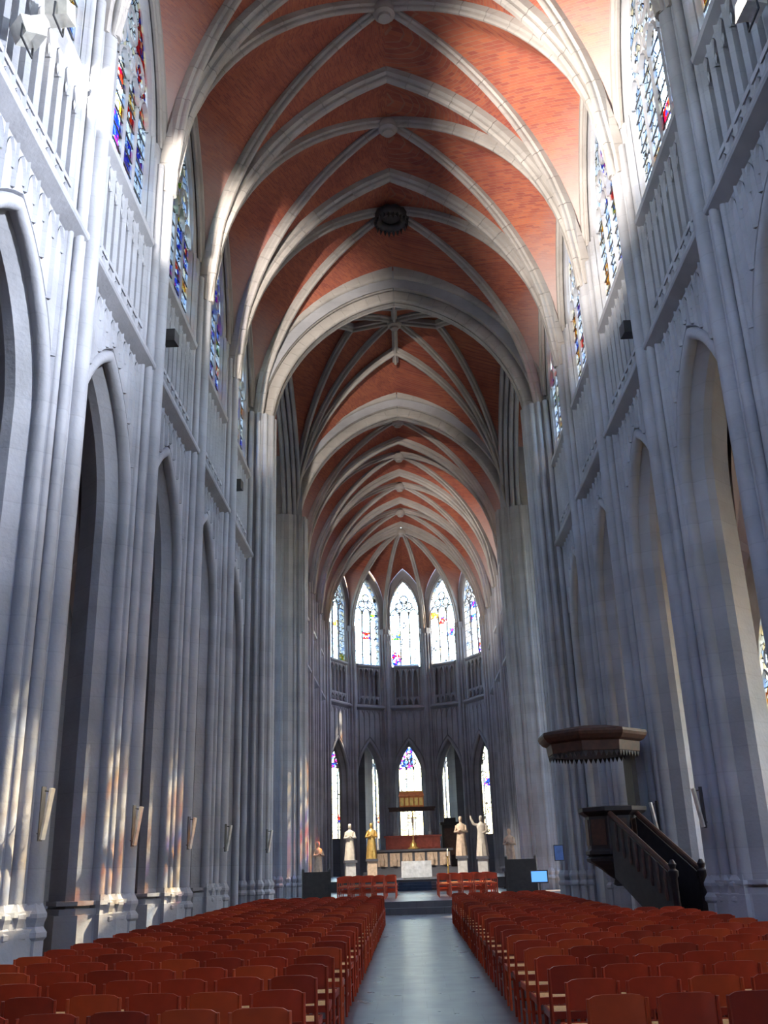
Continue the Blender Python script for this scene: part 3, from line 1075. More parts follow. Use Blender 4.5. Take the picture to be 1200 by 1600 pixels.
# ------------------------------------------------------------------ apse: five sides
wall_back = put('wall_back', None, label='five-sided apse wall with arcade, triforium and tall bright windows', cat='wall', kind='structure')
APV = [(5.40, 62.6), (3.85, 65.75), (1.45, 67.2), (-1.45, 67.2), (-3.85, 65.75), (-5.40, 62.6)]
AP, AH = 4.85, 1.45
BOSS = (0.0, 62.55)
apse = bay_meshes(AP, AH, 'apse', 0.86, 6.7, 2.45, 0.98, 18.55, 2.35, 4, depth=0.9)
apse_win = window_meshes(AP + 0.16, 0.98, Z_SILL + 0.16, 18.55, 2.35, 3, 0.45, 'apse_window')
side_name = {0: 'middle apse window above the altar', 1: 'apse window just beside the middle one', 2: 'narrow-looking outer apse window next to the choir wall'}


def apse_zd(t):
    return arch_z(t * 5.2, 5.2, Z_SPRING, 7.0)


for k in range(5):
    (xa, ya), (xb, yb) = APV[k], APV[k + 1]
    ln = math.hypot(xb - xa, yb - ya)
    an = math.atan2(xa - xb, yb - ya)          # outward normal
    mx_, my_ = (xa + xb) / 2, (ya + yb) / 2
    nx, ny = math.cos(an), math.sin(an)
    if (mx_ - BOSS[0]) * nx + (my_ - BOSS[1]) * ny < 0:
        an += math.pi
        nx, ny = -nx, -ny
    loc = (mx_ - nx * AP, my_ - ny * AP, 0)
    put_bay(wall_back, apse, loc, an, detail=True, sy=ln / (2 * AH) * 1.02)
    lab = side_name[abs(k - 2)]
    if k != 2:
        lab += ', pulpit side' if k < 2 else ', side opposite the pulpit'
    put_window(apse_win, (loc, an, False), 'apse', lab).scale = (1, ln / (2 * AH) * 1.02, 1)
    mb = MB()
    rows = []
    n = 12
    for i in range(-n, n + 1):
        u = i / n
        zw = arch_z(abs(u) * AH * 0.99, AH, 18.8, 3.05)
        wx, wy = mx_ + (xb - xa) / 2 * u, my_ + (yb - ya) / 2 * u
        ex, ey = (xb, yb) if u > 0 else (xa, ya)
        t = abs(u)
        rx, ry = BOSS[0] + (ex - BOSS[0]) * t, BOSS[1] + (ey - BOSS[1]) * t
        rows.append([(wx * (1 - w) + rx * w, wy * (1 - w) + ry * w, zw * (1 - w) + apse_zd(t) * w + 0.2 * math.sin(math.pi * w) * (1 - t)) for w in [q / 8 for q in range(9)]])
    mb.grid(rows)
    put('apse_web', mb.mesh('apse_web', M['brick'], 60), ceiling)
shaft_apse = {r: shaft_mesh(r, 0.9, Z_SPRING + 0.6, 'apse_shaft') for r in (0.14, 0.08)}
apse_core = MB().prism([(-0.30, -0.2), (-0.30, 0.2), (-0.05, 0.40), (0.3, 0.46), (0.7, 0.42), (0.7, -0.42), (0.3, -0.46), (-0.05, -0.40)], 0.86, Z_SPRING + 1.0).mesh('apse_pier', M['stone'])
for x, y in APV:
    d = math.atan2(y - BOSS[1] + (0.0 if abs(x) < 5 else 1.2), x - BOSS[0])
    cv = [Vector((BOSS[0] + (x - BOSS[0]) * i / 16, BOSS[1] + (y - BOSS[1]) * i / 16, apse_zd(i / 16))) for i in range(17)]
    put('apse_rib', rib_pieces(cv, DIAG_PROF, 1, 'apse_rib')[0], ceiling)
    p = put('pier', apse_core, wall_back, (x, y, 0), d)
    for yy, xx, r in ((0, -0.30, 0.14), (0.2, -0.22, 0.08), (-0.2, -0.22, 0.08), (0.36, -0.08, 0.08), (-0.36, -0.08, 0.08)):
        put('shaft', shaft_apse[r], p, (xx, yy, 0))
put('boss', boss_mesh, ceiling, (BOSS[0], BOSS[1], apse_zd(0) - 0.25))

# ambulatory behind the apse: chapel windows seen through the arcade
amb = MB()
AMB = [(-11.0, AC - 1.0), (-9.2, AC + 4.2), (-6.5, AC + 6.6), (-3.2, AC + 7.2), (-3.0, AC + 7.9), (-1.95, AC + 10.2), (1.95, AC + 10.2), (3.0, AC + 7.9), (3.2, AC + 7.2), (6.5, AC + 6.6), (9.2, AC + 4.2), (11.0, AC - 1.0)]
amb_win_def = []
for i, ((xa, ya), (xb, yb)) in enumerate(zip(AMB[:-1], AMB[1:])):
    ln = math.hypot(xb - xa, yb - ya)
    ux, uy = (xb - xa) / ln, (yb - ya) / ln
    cxm, cym = (xa + xb) / 2, (ya + yb) / 2
    lit = i in (3 + 1, 5, 5 + 1, 2, 8, 5 - 1)
    if i in (2, 4, 5, 6, 8):
        wa = {2: 0.8, 8: 0.8, 4: 0.55, 6: 0.55, 5: 0.80}[i]
        zs_, h_ = 8.2, 1.45
        for (sa, za), (sb, zb) in zip(arch_off(wa, zs_, h_, 0, 8)[:-1], arch_off(wa, zs_, h_, 0, 8)[1:]):
            amb.add([(cxm + ux * sa, cym + uy * sa, za), (cxm + ux * sb, cym + uy * sb, zb), (cxm + ux * sb, cym + uy * sb, 11.6), (cxm + ux * sa, cym + uy * sa, 11.6)], [(0, 1, 2, 3)])
        for s0, s1 in ((-ln / 2, -wa), (wa, ln / 2)):
            amb.add([(cxm + ux * s0, cym + uy * s0, 0), (cxm + ux * s1, cym + uy * s1, 0), (cxm + ux * s1, cym + uy * s1, 11.6), (cxm + ux * s0, cym + uy * s0, 11.6)], [(0, 1, 2, 3)])
        amb.add([(cxm - ux * wa, cym - uy * wa, 0), (cxm + ux * wa, cym + uy * wa, 0), (cxm + ux * wa, cym + uy * wa, 3.3), (cxm - ux * wa, cym - uy * wa, 3.3)], [(0, 1, 2, 3)])
        amb_win_def.append((i, cxm, cym, math.atan2(-ux, uy) if False else math.atan2(uy, ux) - math.pi / 2 + math.pi, wa, zs_, h_))
    else:
        amb.add([(xa, ya, 0), (xb, yb, 0), (xb, yb, 11.6), (xa, ya, 11.6)], [(0, 1, 2, 3)])
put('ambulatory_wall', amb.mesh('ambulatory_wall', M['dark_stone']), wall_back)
amb_lab = {2: 'low chapel window beyond the outer apse arch, opposite the pulpit side', 8: 'low chapel window beyond the outer apse arch, pulpit side', 4: 'slit of chapel window seen through the apse arch, opposite the pulpit side', 6: 'slit of chapel window seen through the apse arch, pulpit side', 5: 'low chapel window on the axis behind the altar'}
for i, cxm, cym, an, wa, zs_, h_ in amb_win_def:
    wdm = window_meshes(0.06, wa, 3.3, zs_, h_, 2 if wa < 0.7 else 3, 0.55, 'chapel_window')
    put_window(wdm, ((cxm, cym, 0), an, False), 'apse', amb_lab[i])
# ambulatory roof: a ring between apse wall and outer wall
mb = MB()
mb.add([(x, y, 11.55) for x, y in AMB] + [(x * 1.03, y + 0.1, 11.55) for x, y in reversed(APV)],
       [tuple(list(range(0, 12)) + list(range(17, 11, -1)))])
put('ambulatory_vault', mb.mesh('ambulatory_vault', M['plaster']), wall_back)

# ------------------------------------------------------------------ side aisles
AX = 11.2
aisle_bays = BAYS
aisle_web = bay_web(2.35, B, lambda x: arch_z(x, 2.35, 7.6, 3.2), lambda t: arch_z(t * 2.9, 2.9, 7.6, 3.5), lambda y: arch_z(y, B, 7.6, 3.2), 10).mesh('aisle_web', M['brick'], 60)
aisle_win = window_meshes(AX + 0.05, 1.25, 2.6, 6.6, 2.3, 3, 0.8, 'aisle_window')


def aisle_wall_mesh(win):
    mb = MB()
    if win:
        arch_wall(mb, AX, 1.25, 6.6, 2.3, 0, B, 2.6, 11.8, 8)
        arch_ring(mb, [(0.0, AX), (0, AX + 0.3)], 1.25, 6.6, 2.3, 2.6, 8)
        mb.box(AX, AX + 0.3, -B, B, -0.3, 2.6)
    else:
        mb.box(AX, AX + 0.3, -B, B, -0.3, 11.8)
    mb.tube([(AX - 0.02, -B, 0), (AX - 0.02, -B, 7.8)], 0.16, 10)
    return mb.mesh('aisle_wall', M['plaster'])


aw_open, aw_blind = aisle_wall_mesh(True), aisle_wall_mesh(False)
aw_shaded = aw_blind.copy()
aw_shaded.materials[0] = M['dark_stone']  # same wall in a darker material, painting in this aisle's deep shade
for i, yb in enumerate(aisle_bays):
    for par, mir in ((wall_left, True), (wall_right, False)):
        put('aisle_wall', aw_shaded if mir else aw_open, par, (0, yb, 0))
        put('aisle_vault', aisle_web, par, (8.95, yb, 0))
        put('aisle_roof', MB().box(6.15, AX + 0.3, -B, B, 11.7, 11.9).mesh('aisle_roof', M['roof']), par, (0, yb, 0))
    put_window(aisle_win, ((0, yb, 0), 0, False), 'warm', '%s aisle window of the pulpit side, counted from the entrance' % ORD[i])
for k, yb in enumerate(choir_y):
    for par in (wall_left, wall_right):
        put('aisle_wall', aw_blind, par, (0, yb, 0))
        put('aisle_roof', MB().box(6.15, AX + 0.3, -CBH, CBH, 11.6, 11.8).mesh('choir_aisle_roof', M['roof']), par, (0, yb, 0))

# west wall behind the viewer with a great window
west = MB()
arch_wall(west, 0, 3.0, 15.5, 5.0, 0, 6.4, 7.0, 26, 12)
west.box(0, 0.4, -12, 12, -0.3, 7.0)
west.box(0, 0.4, -12, -6.4, 7.0, 12.0)
west.box(0, 0.4, 6.4, 12, 7.0, 12.0)
arch_ring(west, [(0, 0), (0, 0.4)], 3.0, 15.5, 5.0, 7.0, 12)
wall_front = put('wall_front', west.mesh('west_wall', M['stone']), None, (0, -4.4, 0), R(-90), label='entrance wall behind the viewer with a great window', cat='wall', kind='structure')
put_window(window_meshes(0.2, 3.0, 7.0, 15.5, 5.0, 6, 0.9, 'west_window'), ((0, -4.4, 0), R(-90), False), 'west', 'great entrance window of six lights behind the viewer', simple=True)

# ------------------------------------------------------------------ chairs
def part_meshes():
    d = {}
    mb = MB()
    mb.prism([(-0.185, -0.185), (0.185, -0.185), (0.205, 0.19), (-0.205, 0.19)], 0.415, 0.45)
    d['seat'] = mb.mesh('seat', M['straw'])
    mb = MB()
    for x0, x1, y0, y1 in ((-0.205, 0.205, 0.175, 0.205), (-0.19, 0.19, -0.205, -0.18), (-0.205, -0.185, -0.19, 0.19), (0.185, 0.205, -0.19, 0.19)):
        mb.box(x0, x1, y0, y1, 0.40, 0.455)
    d['seat_frame'] = mb.mesh('seat_frame', M['chair'])
    # plain bent panel: gently curved, rounded top corners
    mb = MB()
    rows = []
    for dy in (0.0, 0.018):
        for i in range(9):
            u = -1 + i / 4
            x = 0.195 * u
            y = -0.215 - 0.012 + 0.03 * u * u + dy
            zt = 0.795 - 0.03 * abs(u) ** 6 - 0.006 * u * u
            rows.append([(x, y - 0.012, zt), (x, y, 0.585)])
    fr, bk = rows[:9], rows[9:]
    mb.grid(fr)
    mb.grid(bk)
    mb.grid([[f[0] for f in fr], [f[0] for f in bk]])
    mb.grid([[f[1] for f in fr], [f[1] for f in bk]])
    for e in (0, 8):
        mb.add([fr[e][0], fr[e][1], bk[e][1], bk[e][0]], [(0, 1, 2, 3)])
    d['backrest'] = mb.mesh('backrest', M['chair'], 40)
    d['post'] = MB().tube([(0, -0.19, 0), (0, -0.195, 0.43), (0, -0.215, 0.77)], [0.016, 0.018, 0.014], 6).mesh('rear_leg', M['chair'])
    d['leg'] = MB().tube([(0, 0.185, 0), (0, 0.185, 0.42)], [0.015, 0.019], 6).mesh('front_leg', M['chair'])
    d['rung'] = MB().tube([(0, -0.19, 0.2), (0, 0.185, 0.2)], 0.011, 5).mesh('side_stretcher', M['chair'])
    d['cross'] = MB().tube([(-0.19, 0.185, 0.28), (0.19, 0.185, 0.28)], 0.011, 5).mesh('stretcher', M['chair'])
    d['cross2'] = MB().tube([(-0.18, -0.19, 0.22), (0.18, -0.19, 0.22)], 0.011, 5).mesh('stretcher', M['chair'])
    return d


CP = part_meshes()
CHAIR_PARTS = [('seat', 'seat', 0), ('seat_frame', 'seat_frame', 0), ('backrest', 'backrest', 0), ('rear_leg', 'post', -0.187), ('rear_leg', 'post', 0.187), ('front_leg', 'leg', -0.19), ('front_leg', 'leg', 0.19), ('side_stretcher', 'rung', -0.188), ('side_stretcher', 'rung', 0.188), ('stretcher', 'cross', 0), ('stretcher', 'cross2', 0)]


def whole_chair():
    me = bpy.data.meshes.new('chair')
    v, f, mi = [], [], []
    for _, k, dx in CHAIR_PARTS:
        o = len(v)
        v += [(p.co.x + dx, p.co.y, p.co.z) for p in CP[k].vertices]
        for p in CP[k].polygons:
            f.append([i + o for i in p.vertices])
            mi.append(1 if k == 'seat' else 0)
    me.from_pydata(v, [], f)
    me.materials.append(M['chair'])
    me.materials.append(M['straw'])
    me.polygons.foreach_set('material_index', mi)
    me.update()
    return me, v, f, mi


chair_me, CV, CF, CMI = whole_chair()
rg = random.Random(11)
SEATS = 8
PITCH, ROWS, INDIV = 0.90, 25, 19
spots_far = []
for r in range(ROWS):
    for side in (-1, 1):
        y = (6.88 if side < 0 else 7.02) + PITCH * r
        n = SEATS if (side < 0 or y < 18.6) else 6
        for c in range(n):
            x = side * (1.13 + 0.445 * c) + 0.02
            jx, jy, jr = rg.uniform(-0.008, 0.008), rg.uniform(-0.03, 0.03), rg.uniform(-0.03, 0.03)
            loc, rz = (x + jx, y + jy, 0.0), jr
            if r >= INDIV:
                spots_far.append((loc, rz))
                continue
            mt = rg.choice([M['chair'], M['chair'], M['chair_b'], M['chair_c']])
            lab = 'red wooden chair, %s row from viewer, %s seat from aisle, %s' % (ORD[r], ORD[c], 'away from pulpit' if side < 0 else 'pulpit side')
            grp = 'red wooden chairs filling the nave'
            if r < 9 or c == 0:
                e = put('church_chair', None, None, loc, rz, label=lab, cat='chair', group=grp)
                for nm, k, dx in CHAIR_PARTS:
                    put(nm, CP[k], e, (dx, 0, 0), mat=None if k == 'seat' else mt)
            else:
                put('church_chair', chair_me, None, loc, rz, mat=mt, label=lab, cat='chair', group=grp)


def chair_mass(name, spots, label):
    v, f, mi = [], [], []
    for (x, y, z), rz in spots:
        o = len(v)
        c, s = math.cos(rz), math.sin(rz)
        v += [(x + c * p[0] - s * p[1], y + s * p[0] + c * p[1], z + p[2]) for p in CV]
        f += [[i + o for i in q] for q in CF]
        mi += CMI
    me = bpy.data.meshes.new(name)
    me.from_pydata(v, [], f)
    me.materials.append(M['chair'])
    me.materials.append(M['straw'])
    me.polygons.foreach_set('material_index', mi)
    me.update()
    return put(name, me, None, label=label, cat='chairs', kind='stuff')


chair_mass('distant_chairs', spots_far, 'distant rows of red wooden chairs nearest the crossing step')
cs = []
for r in range(4):
    for c in range(5):
        for side in (-1, 1):
            cs.append(((side * (0.98 + 0.43 * c) + 0.05, 37.2 + 0.95 * r + rg.uniform(-0.03, 0.03), 0.40), rg.uniform(-0.05, 0.05)))
chair_mass('crossing_chairs', cs, 'small blocks of red chairs on the raised crossing floor before the altar')

# ------------------------------------------------------------------ pulpit on the third pier
PX, PY = 4.25, 21.75
pul = put('pulpit', None, None, (PX, PY, 0), label='black carved oak pulpit with sounding board and stair, fixed to a pier', cat='pulpit')


def octo(prof, n=8, off=22.5, cx=0, cy=0):
    mb = MB()
    rows = [[(cx + r * math.cos(R(off + 360 * k / n)), cy + r * math.sin(R(off + 360 * k / n)), z) for k in range(n)] for r, z in prof]
    mb.grid(rows, close_u=True)
    mb.f.append(tuple(range(n - 1, -1, -1)))
    mb.f.append(tuple((len(prof) - 1) * n + k for k in range(n)))
    return mb


body = put('body', octo([(0.58, 1.62), (0.66, 1.66), (0.66, 1.72), (0.60, 1.76), (0.60, 2.42), (0.68, 2.47), (0.74, 2.52), (0.74, 2.60), (0.55, 2.62)]).mesh('pulpit_body', M['oak']), pul)
for k in range(8):
    an = R(45 * k)
    fr = MB().box(-0.17, 0.17, -0.02, 0.02, 1.84, 2.36).mesh('panel', M['oak_brown'])
    o = put('carved_panel', fr, body, (0.56 * math.cos(an), 0.56 * math.sin(an), 0), an + math.pi / 2)
put('pendant', octo([(0.06, 1.02), (0.14, 1.06), (0.10, 1.16), (0.22, 1.24), (0.36, 1.36), (0.52, 1.46), (0.64, 1.52), (0.66, 1.58), (0.56, 1.63)]).mesh('pulpit_pendant', M['oak']), pul)
tester = put('sounding_board', octo([(0.98, 3.72), (1.02, 3.74), (1.04, 3.94), (1.13, 3.98), (1.20, 4.06), (1.22, 4.12), (1.20, 4.18), (1.00, 4.22), (0.6, 4.30)], cx=-0.28).mesh('sounding_board', M['oak_brown']), pul)
drop = MB().add([(-0.05, -0.012, 0), (0.05, -0.012, 0), (0.05, 0.012, 0), (-0.05, 0.012, 0), (0, 0, -0.12)], [(0, 1, 2, 3), (0, 4, 1), (1, 4, 2), (2, 4, 3), (3, 4, 0)]).mesh('fringe_drop', M['oak'])
for k in range(8):
    a0, a1 = R(22.5 + 45 * k), R(67.5 + 45 * k)
    for j in range(7):
        w = (j + 0.5) / 7
        x = 1.0 * (math.cos(a0) * (1 - w) + math.cos(a1) * w) - 0.28
        y = 1.0 * (math.sin(a0) * (1 - w) + math.sin(a1) * w)
        put('fringe_drop', drop, tester, (x, y, 3.73), (a0 + a1) / 2 + math.pi / 2)
put('back_panel', MB().box(0.52, 0.62, -0.05, 0.75, 1.7, 3.95).mesh('back_panel', M['oak']), pul)
put('wall_bracket', MB().box(0.30, 0.62, 0.30, 0.55, 3.95, 4.12).mesh('bracket', M['oak']), pul)
# stair running back towards the viewer
p0, p1 = Vector((0.12, -0.55, 0)), Vector((0.80, -2.45, 0))
dr = (p1 - p0).normalized()
sd = Vector((-dr.y, dr.x, 0))
ns = 8
stair = put('stair', None, pul)
for k in range(ns):
    zt = 1.66 - (k + 1) * 1.66 / (ns + 1)
    a = p0 + (p1 - p0) * (k / ns)
    b = p0 + (p1 - p0) * ((k + 1) / ns)
    c = [a - sd * 0.30, b - sd * 0.30, b + sd * 0.30, a + sd * 0.30]
    mb = MB()
    mb.add([(q.x, q.y, z) for z in (zt - 0.19, zt) for q in c], [(0, 3, 2, 1), (4, 5, 6, 7), (0, 1, 5, 4), (1, 2, 6, 5), (2, 3, 7, 6), (3, 0, 4, 7)])
    put('tread', mb.mesh('stair_tread', M['oak']), stair)
for sg in (-1, 1):
    mb = MB()
    q0, q1 = p0 + sd * 0.32 * sg, p1 + sd * 0.32 * sg
    t = sd * 0.03
    lo0, lo1, hi0, hi1 = 1.2, 0.0, 2.38, 1.22
    vs = []
    for off in (-t, t):
        vs += [(q0 + off).to_tuple()[:2] + (lo0,), (q1 + off).to_tuple()[:2] + (lo1,), (q1 + off).to_tuple()[:2] + (hi1,), (q0 + off).to_tuple()[:2] + (hi0,)]
    mb.add(vs, [(0, 1, 2, 3), (7, 6, 5, 4), (0, 4, 5, 1), (1, 5, 6, 2), (2, 6, 7, 3), (3, 7, 4, 0)])
    put('side_panel', mb.mesh('stair_side', M['oak']), stair)
    put('handrail', MB().tube([(q0.x, q0.y, 2.46), (q1.x, q1.y, 1.30), (q1.x + 0.02, q1.y - 0.05, 1.27)], 0.055, 8).mesh('handrail', M['oak_brown'], 40), stair)
    put('newel', MB().lathe([(0.07, 0), (0.07, 1.2), (0.10, 1.24), (0.10, 1.32), (0.05, 1.36), (0.08, 1.44), (0.03, 1.52)], q1.x, q1.y, 10).mesh('newel', M['oak'], 40), stair)
    for k in range(1, 9):
        w = k / 9
        b = q0.lerp(q1, w)
        zc = lo0 + (lo1 - lo0) * w
        zh = hi0 + (hi1 - hi0) * w
        put('baluster', MB().lathe([(0.03, zh - 0.55), (0.05, zh - 0.42), (0.025, zh - 0.3), (0.045, zh - 0.15), (0.03, zh)], b.x - sd.x * sg * -0.03, b.y - sd.y * sg * -0.03, 8).mesh('baluster', M['oak_brown'], 40), stair)

# ------------------------------------------------------------------ slim tilted loudspeakers on the piers
spk = MB().box(-0.025, 0.025, -0.03, 0.03, 0, 0.66).mesh('speaker_bar', M['steel'])
plate = MB().box(-0.012, 0.012, -0.03, 0.03, -0.02, 0.68).mesh('back_plate', M['black_plastic'])
brk = MB().tube([(0, 0, 0), (0.16, 0, 0.02)], 0.01, 6).mesh('bracket', M['iron'])
for mir, x, y, lab in [(1, 5.06, 13.30, 'slim pale loudspeaker tilted out from the nearest pier opposite the pulpit')] + [(1, 5.06, 17.8 + 4.5 * k, 'slim pale loudspeaker tilted out from the %s pier opposite the pulpit' % ORD[k + 1]) for k in range(3)] + [(1, 4.62, 31.5, 'slim pale loudspeaker on the crossing pier opposite the pulpit'), (0, 5.30, 22.05, 'slim pale loudspeaker on the pier right behind the pulpit stair'), (0, 5.06, 17.8, 'slim pale loudspeaker on the pier before the pulpit stair')]:
    sg = -1 if mir else 1
    e = put('column_loudspeaker', None, None, (sg * x, y, 2.05), R(142) if mir else R(38), label=lab, cat='loudspeaker', group='slim loudspeakers on the nave piers')
    o = put('speaker_bar', spk, e, (-0.06, 0, 0.0))
    o.rotation_euler = (0, R(-13), 0)
    put('back_plate', plate, e, (0.0, 0, 0))
    put('bracket', brk, e, (-0.2, 0, 0.6))
    put('bracket', brk, e, (-0.09, 0, 0.06))

# ------------------------------------------------------------------ floodlights on the triforium ledge
def floodlight(loc, target, power, label, spread=60, size=0.34, colour=(1.0, 0.90, 0.76)):
    d = (Vector(target) - Vector(loc)).normalized()
    e = put('floodlight', None, None, loc, label=label, cat='floodlight', group='floodlights on the triforium ledge')
    q = d.to_track_quat('-Z', 'Y').to_euler()
    s = size / 2
    mb = MB()
    mb.box(-s, s, -s * 0.8, s * 0.8, 0.0, 0.16)
    mb.add([(-s, -s * 0.8, 0), (s, -s * 0.8, 0), (s, s * 0.8, 0), (-s, s * 0.8, 0), (-s * 1.15, -s, -0.14), (s * 1.15, -s, -0.14), (s * 1.15, s, -0.14), (-s * 1.15, s, -0.14)], [(0, 1, 5, 4), (1, 2, 6, 5), (2, 3, 7, 6), (3, 0, 4, 7)])
    h = put('housing', mb.mesh('housing', M['steel']), e)
    h.rotation_euler = q
    g = put('lit_face', MB().box(-s * 0.95, s * 0.95, -s * 0.75, s * 0.75, -0.03, -0.02).mesh('lit_face', M['lamp_face']), e)
    g.rotation_euler = q
    put('yoke', MB().tube([(0.0, -s - 0.02, 0), (0, -s - 0.03, -0.28), (0, s + 0.03, -0.28), (0, s + 0.02, 0)], 0.018, 6).mesh('yoke', M['iron']), e)
    ld = bpy.data.lights.new('flood_beam', 'SPOT')
    ld.energy = power
    ld.color = colour
    ld.spot_size = R(spread)
    ld.spot_blend = 0.8
    ld.shadow_soft_size = 0.15
    lo = bpy.data.objects.new('flood_beam', ld)
    col.objects.link(lo)
    lo.parent = e
    lo.location = d * 0.2
    lo.rotation_euler = q
    return e


FLOOD = 22000
floodlight((-5.10, 10.2, Z_RAIL + 0.36), (5.3, 21.0, 19.4), FLOOD * 1.5, 'boxy floodlight with pale housing on the ledge opposite the pulpit', 42)
floodlight((-5.02, 10.95, Z_SILL - 0.62), (-4.7, 29.0, 19.0), FLOOD * 1.4, 'glaring upper floodlight under the sill opposite the pulpit', 30)
floodlight((5.10, 10.3, Z_RAIL + 0.36), (-5.3, 9.5, 14.2), FLOOD * 0.75, 'glaring floodlight on the ledge of the pulpit side', 100, colour=(0.86, 0.92, 1.0))
floodlight((-5.15, 46.0, Z_RAIL + 0.36), (4.4, 57.0, 20.0), FLOOD * 0.28, 'added unseen floodlight on the choir ledge behind the crossing pier opposite the pulpit', 60)  # unseen lamp, added to brighten the choir vault
floodlight((-5.15, 46.6, Z_RAIL + 0.36), (0.0, 53.0, 1.5), FLOOD * 0.7, 'added unseen floodlight on the choir ledge turned down towards the altar', 50)  # second unseen lamp, added to whiten the altar cloth
# dark box lamps further along
for mir, y, z, lab in ((1, 19.1, 13.1, 'small dark spotlight box under the third upper window opposite the pulpit'), (1, 28.1, 13.05, 'small dark spotlight box under the last upper window opposite the pulpit'), (0, 18.95, 12.75, 'small dark spotlight box under the third upper window, pulpit side')):
    sg = -1 if mir else 1
    e = put('spotlight_box', None, None, (sg * 5.2, y, z), label=lab, cat='spotlight', group='dark spotlights on the upper walls')
    put('housing', MB().prism([(-0.12, -0.16), (0.12, -0.16), (0.15, 0.16), (-0.15, 0.16)], -0.15, 0.15).mesh('housing', M['black_plastic']), e)
    put('arm', MB().tube([(0, 0, 0), (sg * 0.35, 0, 0.02)], 0.03, 6).mesh('arm', M['iron']), e)

# ------------------------------------------------------------------ sanctuary
def folds_skirt(hx, hy, z0, z1, n=44, amp=0.025):
    mb = MB()
    rows = []
    for z, k in ((z1, 0.2), (z1 - 0.12, 0.5), (z0, 1.0)):
        row = []
        per = []
        for i in range(n):
            s = i / n * 4
            e, w = int(s), s - int(s)
            c = [(-hx, -hy), (hx, -hy), (hx, hy), (-hx, hy)]
            a, b = c[e], c[(e + 1) % 4]
            nx, ny = [(0, -1), (1, 0), (0, 1), (-1, 0)][e]
            d = amp * k * math.sin(i * 2.4)
            per.append((a[0] + (b[0] - a[0]) * w + nx * d, a[1] + (b[1] - a[1]) * w + ny * d, z))
        rows.append(per)
    mb.grid(rows, close_u=True)
    mb.f.append(tuple(range(n)))
    return mb


SZ = 0.86
altar = put('altar', None, None, (0.10, 50.0, SZ), label='altar table draped in a pleated white cloth before the apse', cat='altar')
put('table', MB().box(-0.66, 0.66, -0.36, 0.36, 0, 0.78).mesh('altar_table', M['white_stone']), altar)
put('cloth', folds_skirt(0.72, 0.42, 0.06, 0.82).mesh('altar_cloth', M['white_cloth'], 50), altar)
put('carpet', MB().box(-0.75, 0.75, 46.35, 46.79, 0.40, 0.41).add([(-0.75, 46.79, 0.52), (0.75, 46.79, 0.52), (0.75, 46.79, 0.40), (-0.75, 46.79, 0.40)], [(0, 1, 2, 3)]).mesh('carpet', M['carpet']), None, label='dark blue carpet strip on the steps before the altar', cat='carpet')
for i in range(3):
    z = 0.40 + 0.115 * (i + 1)
    put('runner', MB().box(-0.75, 0.75, 46.78 + 0.4 * i, 47.2 + 0.4 * i + (1.2 if i == 2 else 0), z, z + 0.012).box(-0.75, 0.75, 46.775 + 0.4 * i, 46.795 + 0.4 * i, z - 0.115, z + 0.012).mesh('runner', M['carpet']), bpy.data.objects['carpet'])

high = put('high_altar', None, None, (0.0, 59.0, SZ), label='wide high altar with carved pale frontal behind the white draped altar', cat='altar')
put('base', MB().box(-2.9, 2.9, -0.9, 0.9, 0, 0.30).box(-2.5, 2.5, -0.7, 0.9, 0.30, 0.45).mesh('high_altar_base', M['dark_stone']), high)
put('table', MB().box(-2.15, 2.15, -0.35, 0.5, 0.45, 1.36).box(-2.3, 2.3, -0.45, 0.55, 1.36, 1.48).mesh('high_altar_table', M['dark_stone']), high)
for k in range(6):
    x = -1.80 + 0.72 * k
    put('carved_panel', MB().box(x - 0.29, x + 0.29, -0.40, -0.34, 0.55, 1.28).lathe([(0.13, 0.6), (0.15, 0.9), (0.09, 1.05), (0.08, 1.2)], x, -0.42, 8).mesh('carved_panel', M['alabaster']), high)
ret = put('retable', MB().box(-1.6, 1.6, 0.25, 0.5, 1.48, 2.15).box(-1.7, 1.7, 0.2, 0.55, 2.15, 2.25).mesh('retable', M['panel_red']), high)
for k in range(8):
    x = -1.4 + 0.4 * k
    put('relief_panel', MB().box(x - 0.15, x + 0.15, 0.21, 0.26, 1.56, 2.08).mesh('relief_panel', M['panel_red']), ret)
for sg in (-1, 1):
    put('column', MB().lathe([(0.14, 2.25), (0.14, 2.4), (0.09, 2.45), (0.085, 3.35), (0.13, 3.45), (0.15, 3.6)], sg * 1.02, 0.4, 12).mesh('column', M['stone'], 40), high)
put('beam', MB().box(-1.35, 1.35, 0.25, 0.55, 3.60, 3.76).box(-1.4, 1.4, 0.2, 0.6, 3.76, 3.84).mesh('beam', M['oak_brown']), high)

chest = put('reliquary_chest', None, None, (0.0, 59.4, SZ + 3.84), label='red gold reliquary chest on the beam across the low middle window', cat='reliquary')
put('body', MB().box(-0.72, 0.72, -0.22, 0.22, 0, 0.62).mesh('chest_body', M['red_gilt']), chest)
mb = MB()
mb.add([(-0.76, -0.26, 0.62), (0.76, -0.26, 0.62), (0.76, 0.26, 0.62), (-0.76, 0.26, 0.62), (-0.70, 0, 0.86), (0.70, 0, 0.86)], [(0, 1, 5, 4), (2, 3, 4, 5), (1, 2, 5), (3, 0, 4), (0, 3, 2, 1)])
put('roof', mb.mesh('chest_roof', M['red_gilt']), chest)
for k in range(5):
    x = -0.56 + 0.28 * k
    put('niche', MB().box(x - 0.10, x + 0.10, -0.25, -0.22, 0.08, 0.52).mesh('chest_niche', M['gilt']), chest)
put('crest', MB().box(-0.7, 0.7, -0.015, 0.015, 0.86, 0.93).mesh('chest_crest', M['gilt']), chest)

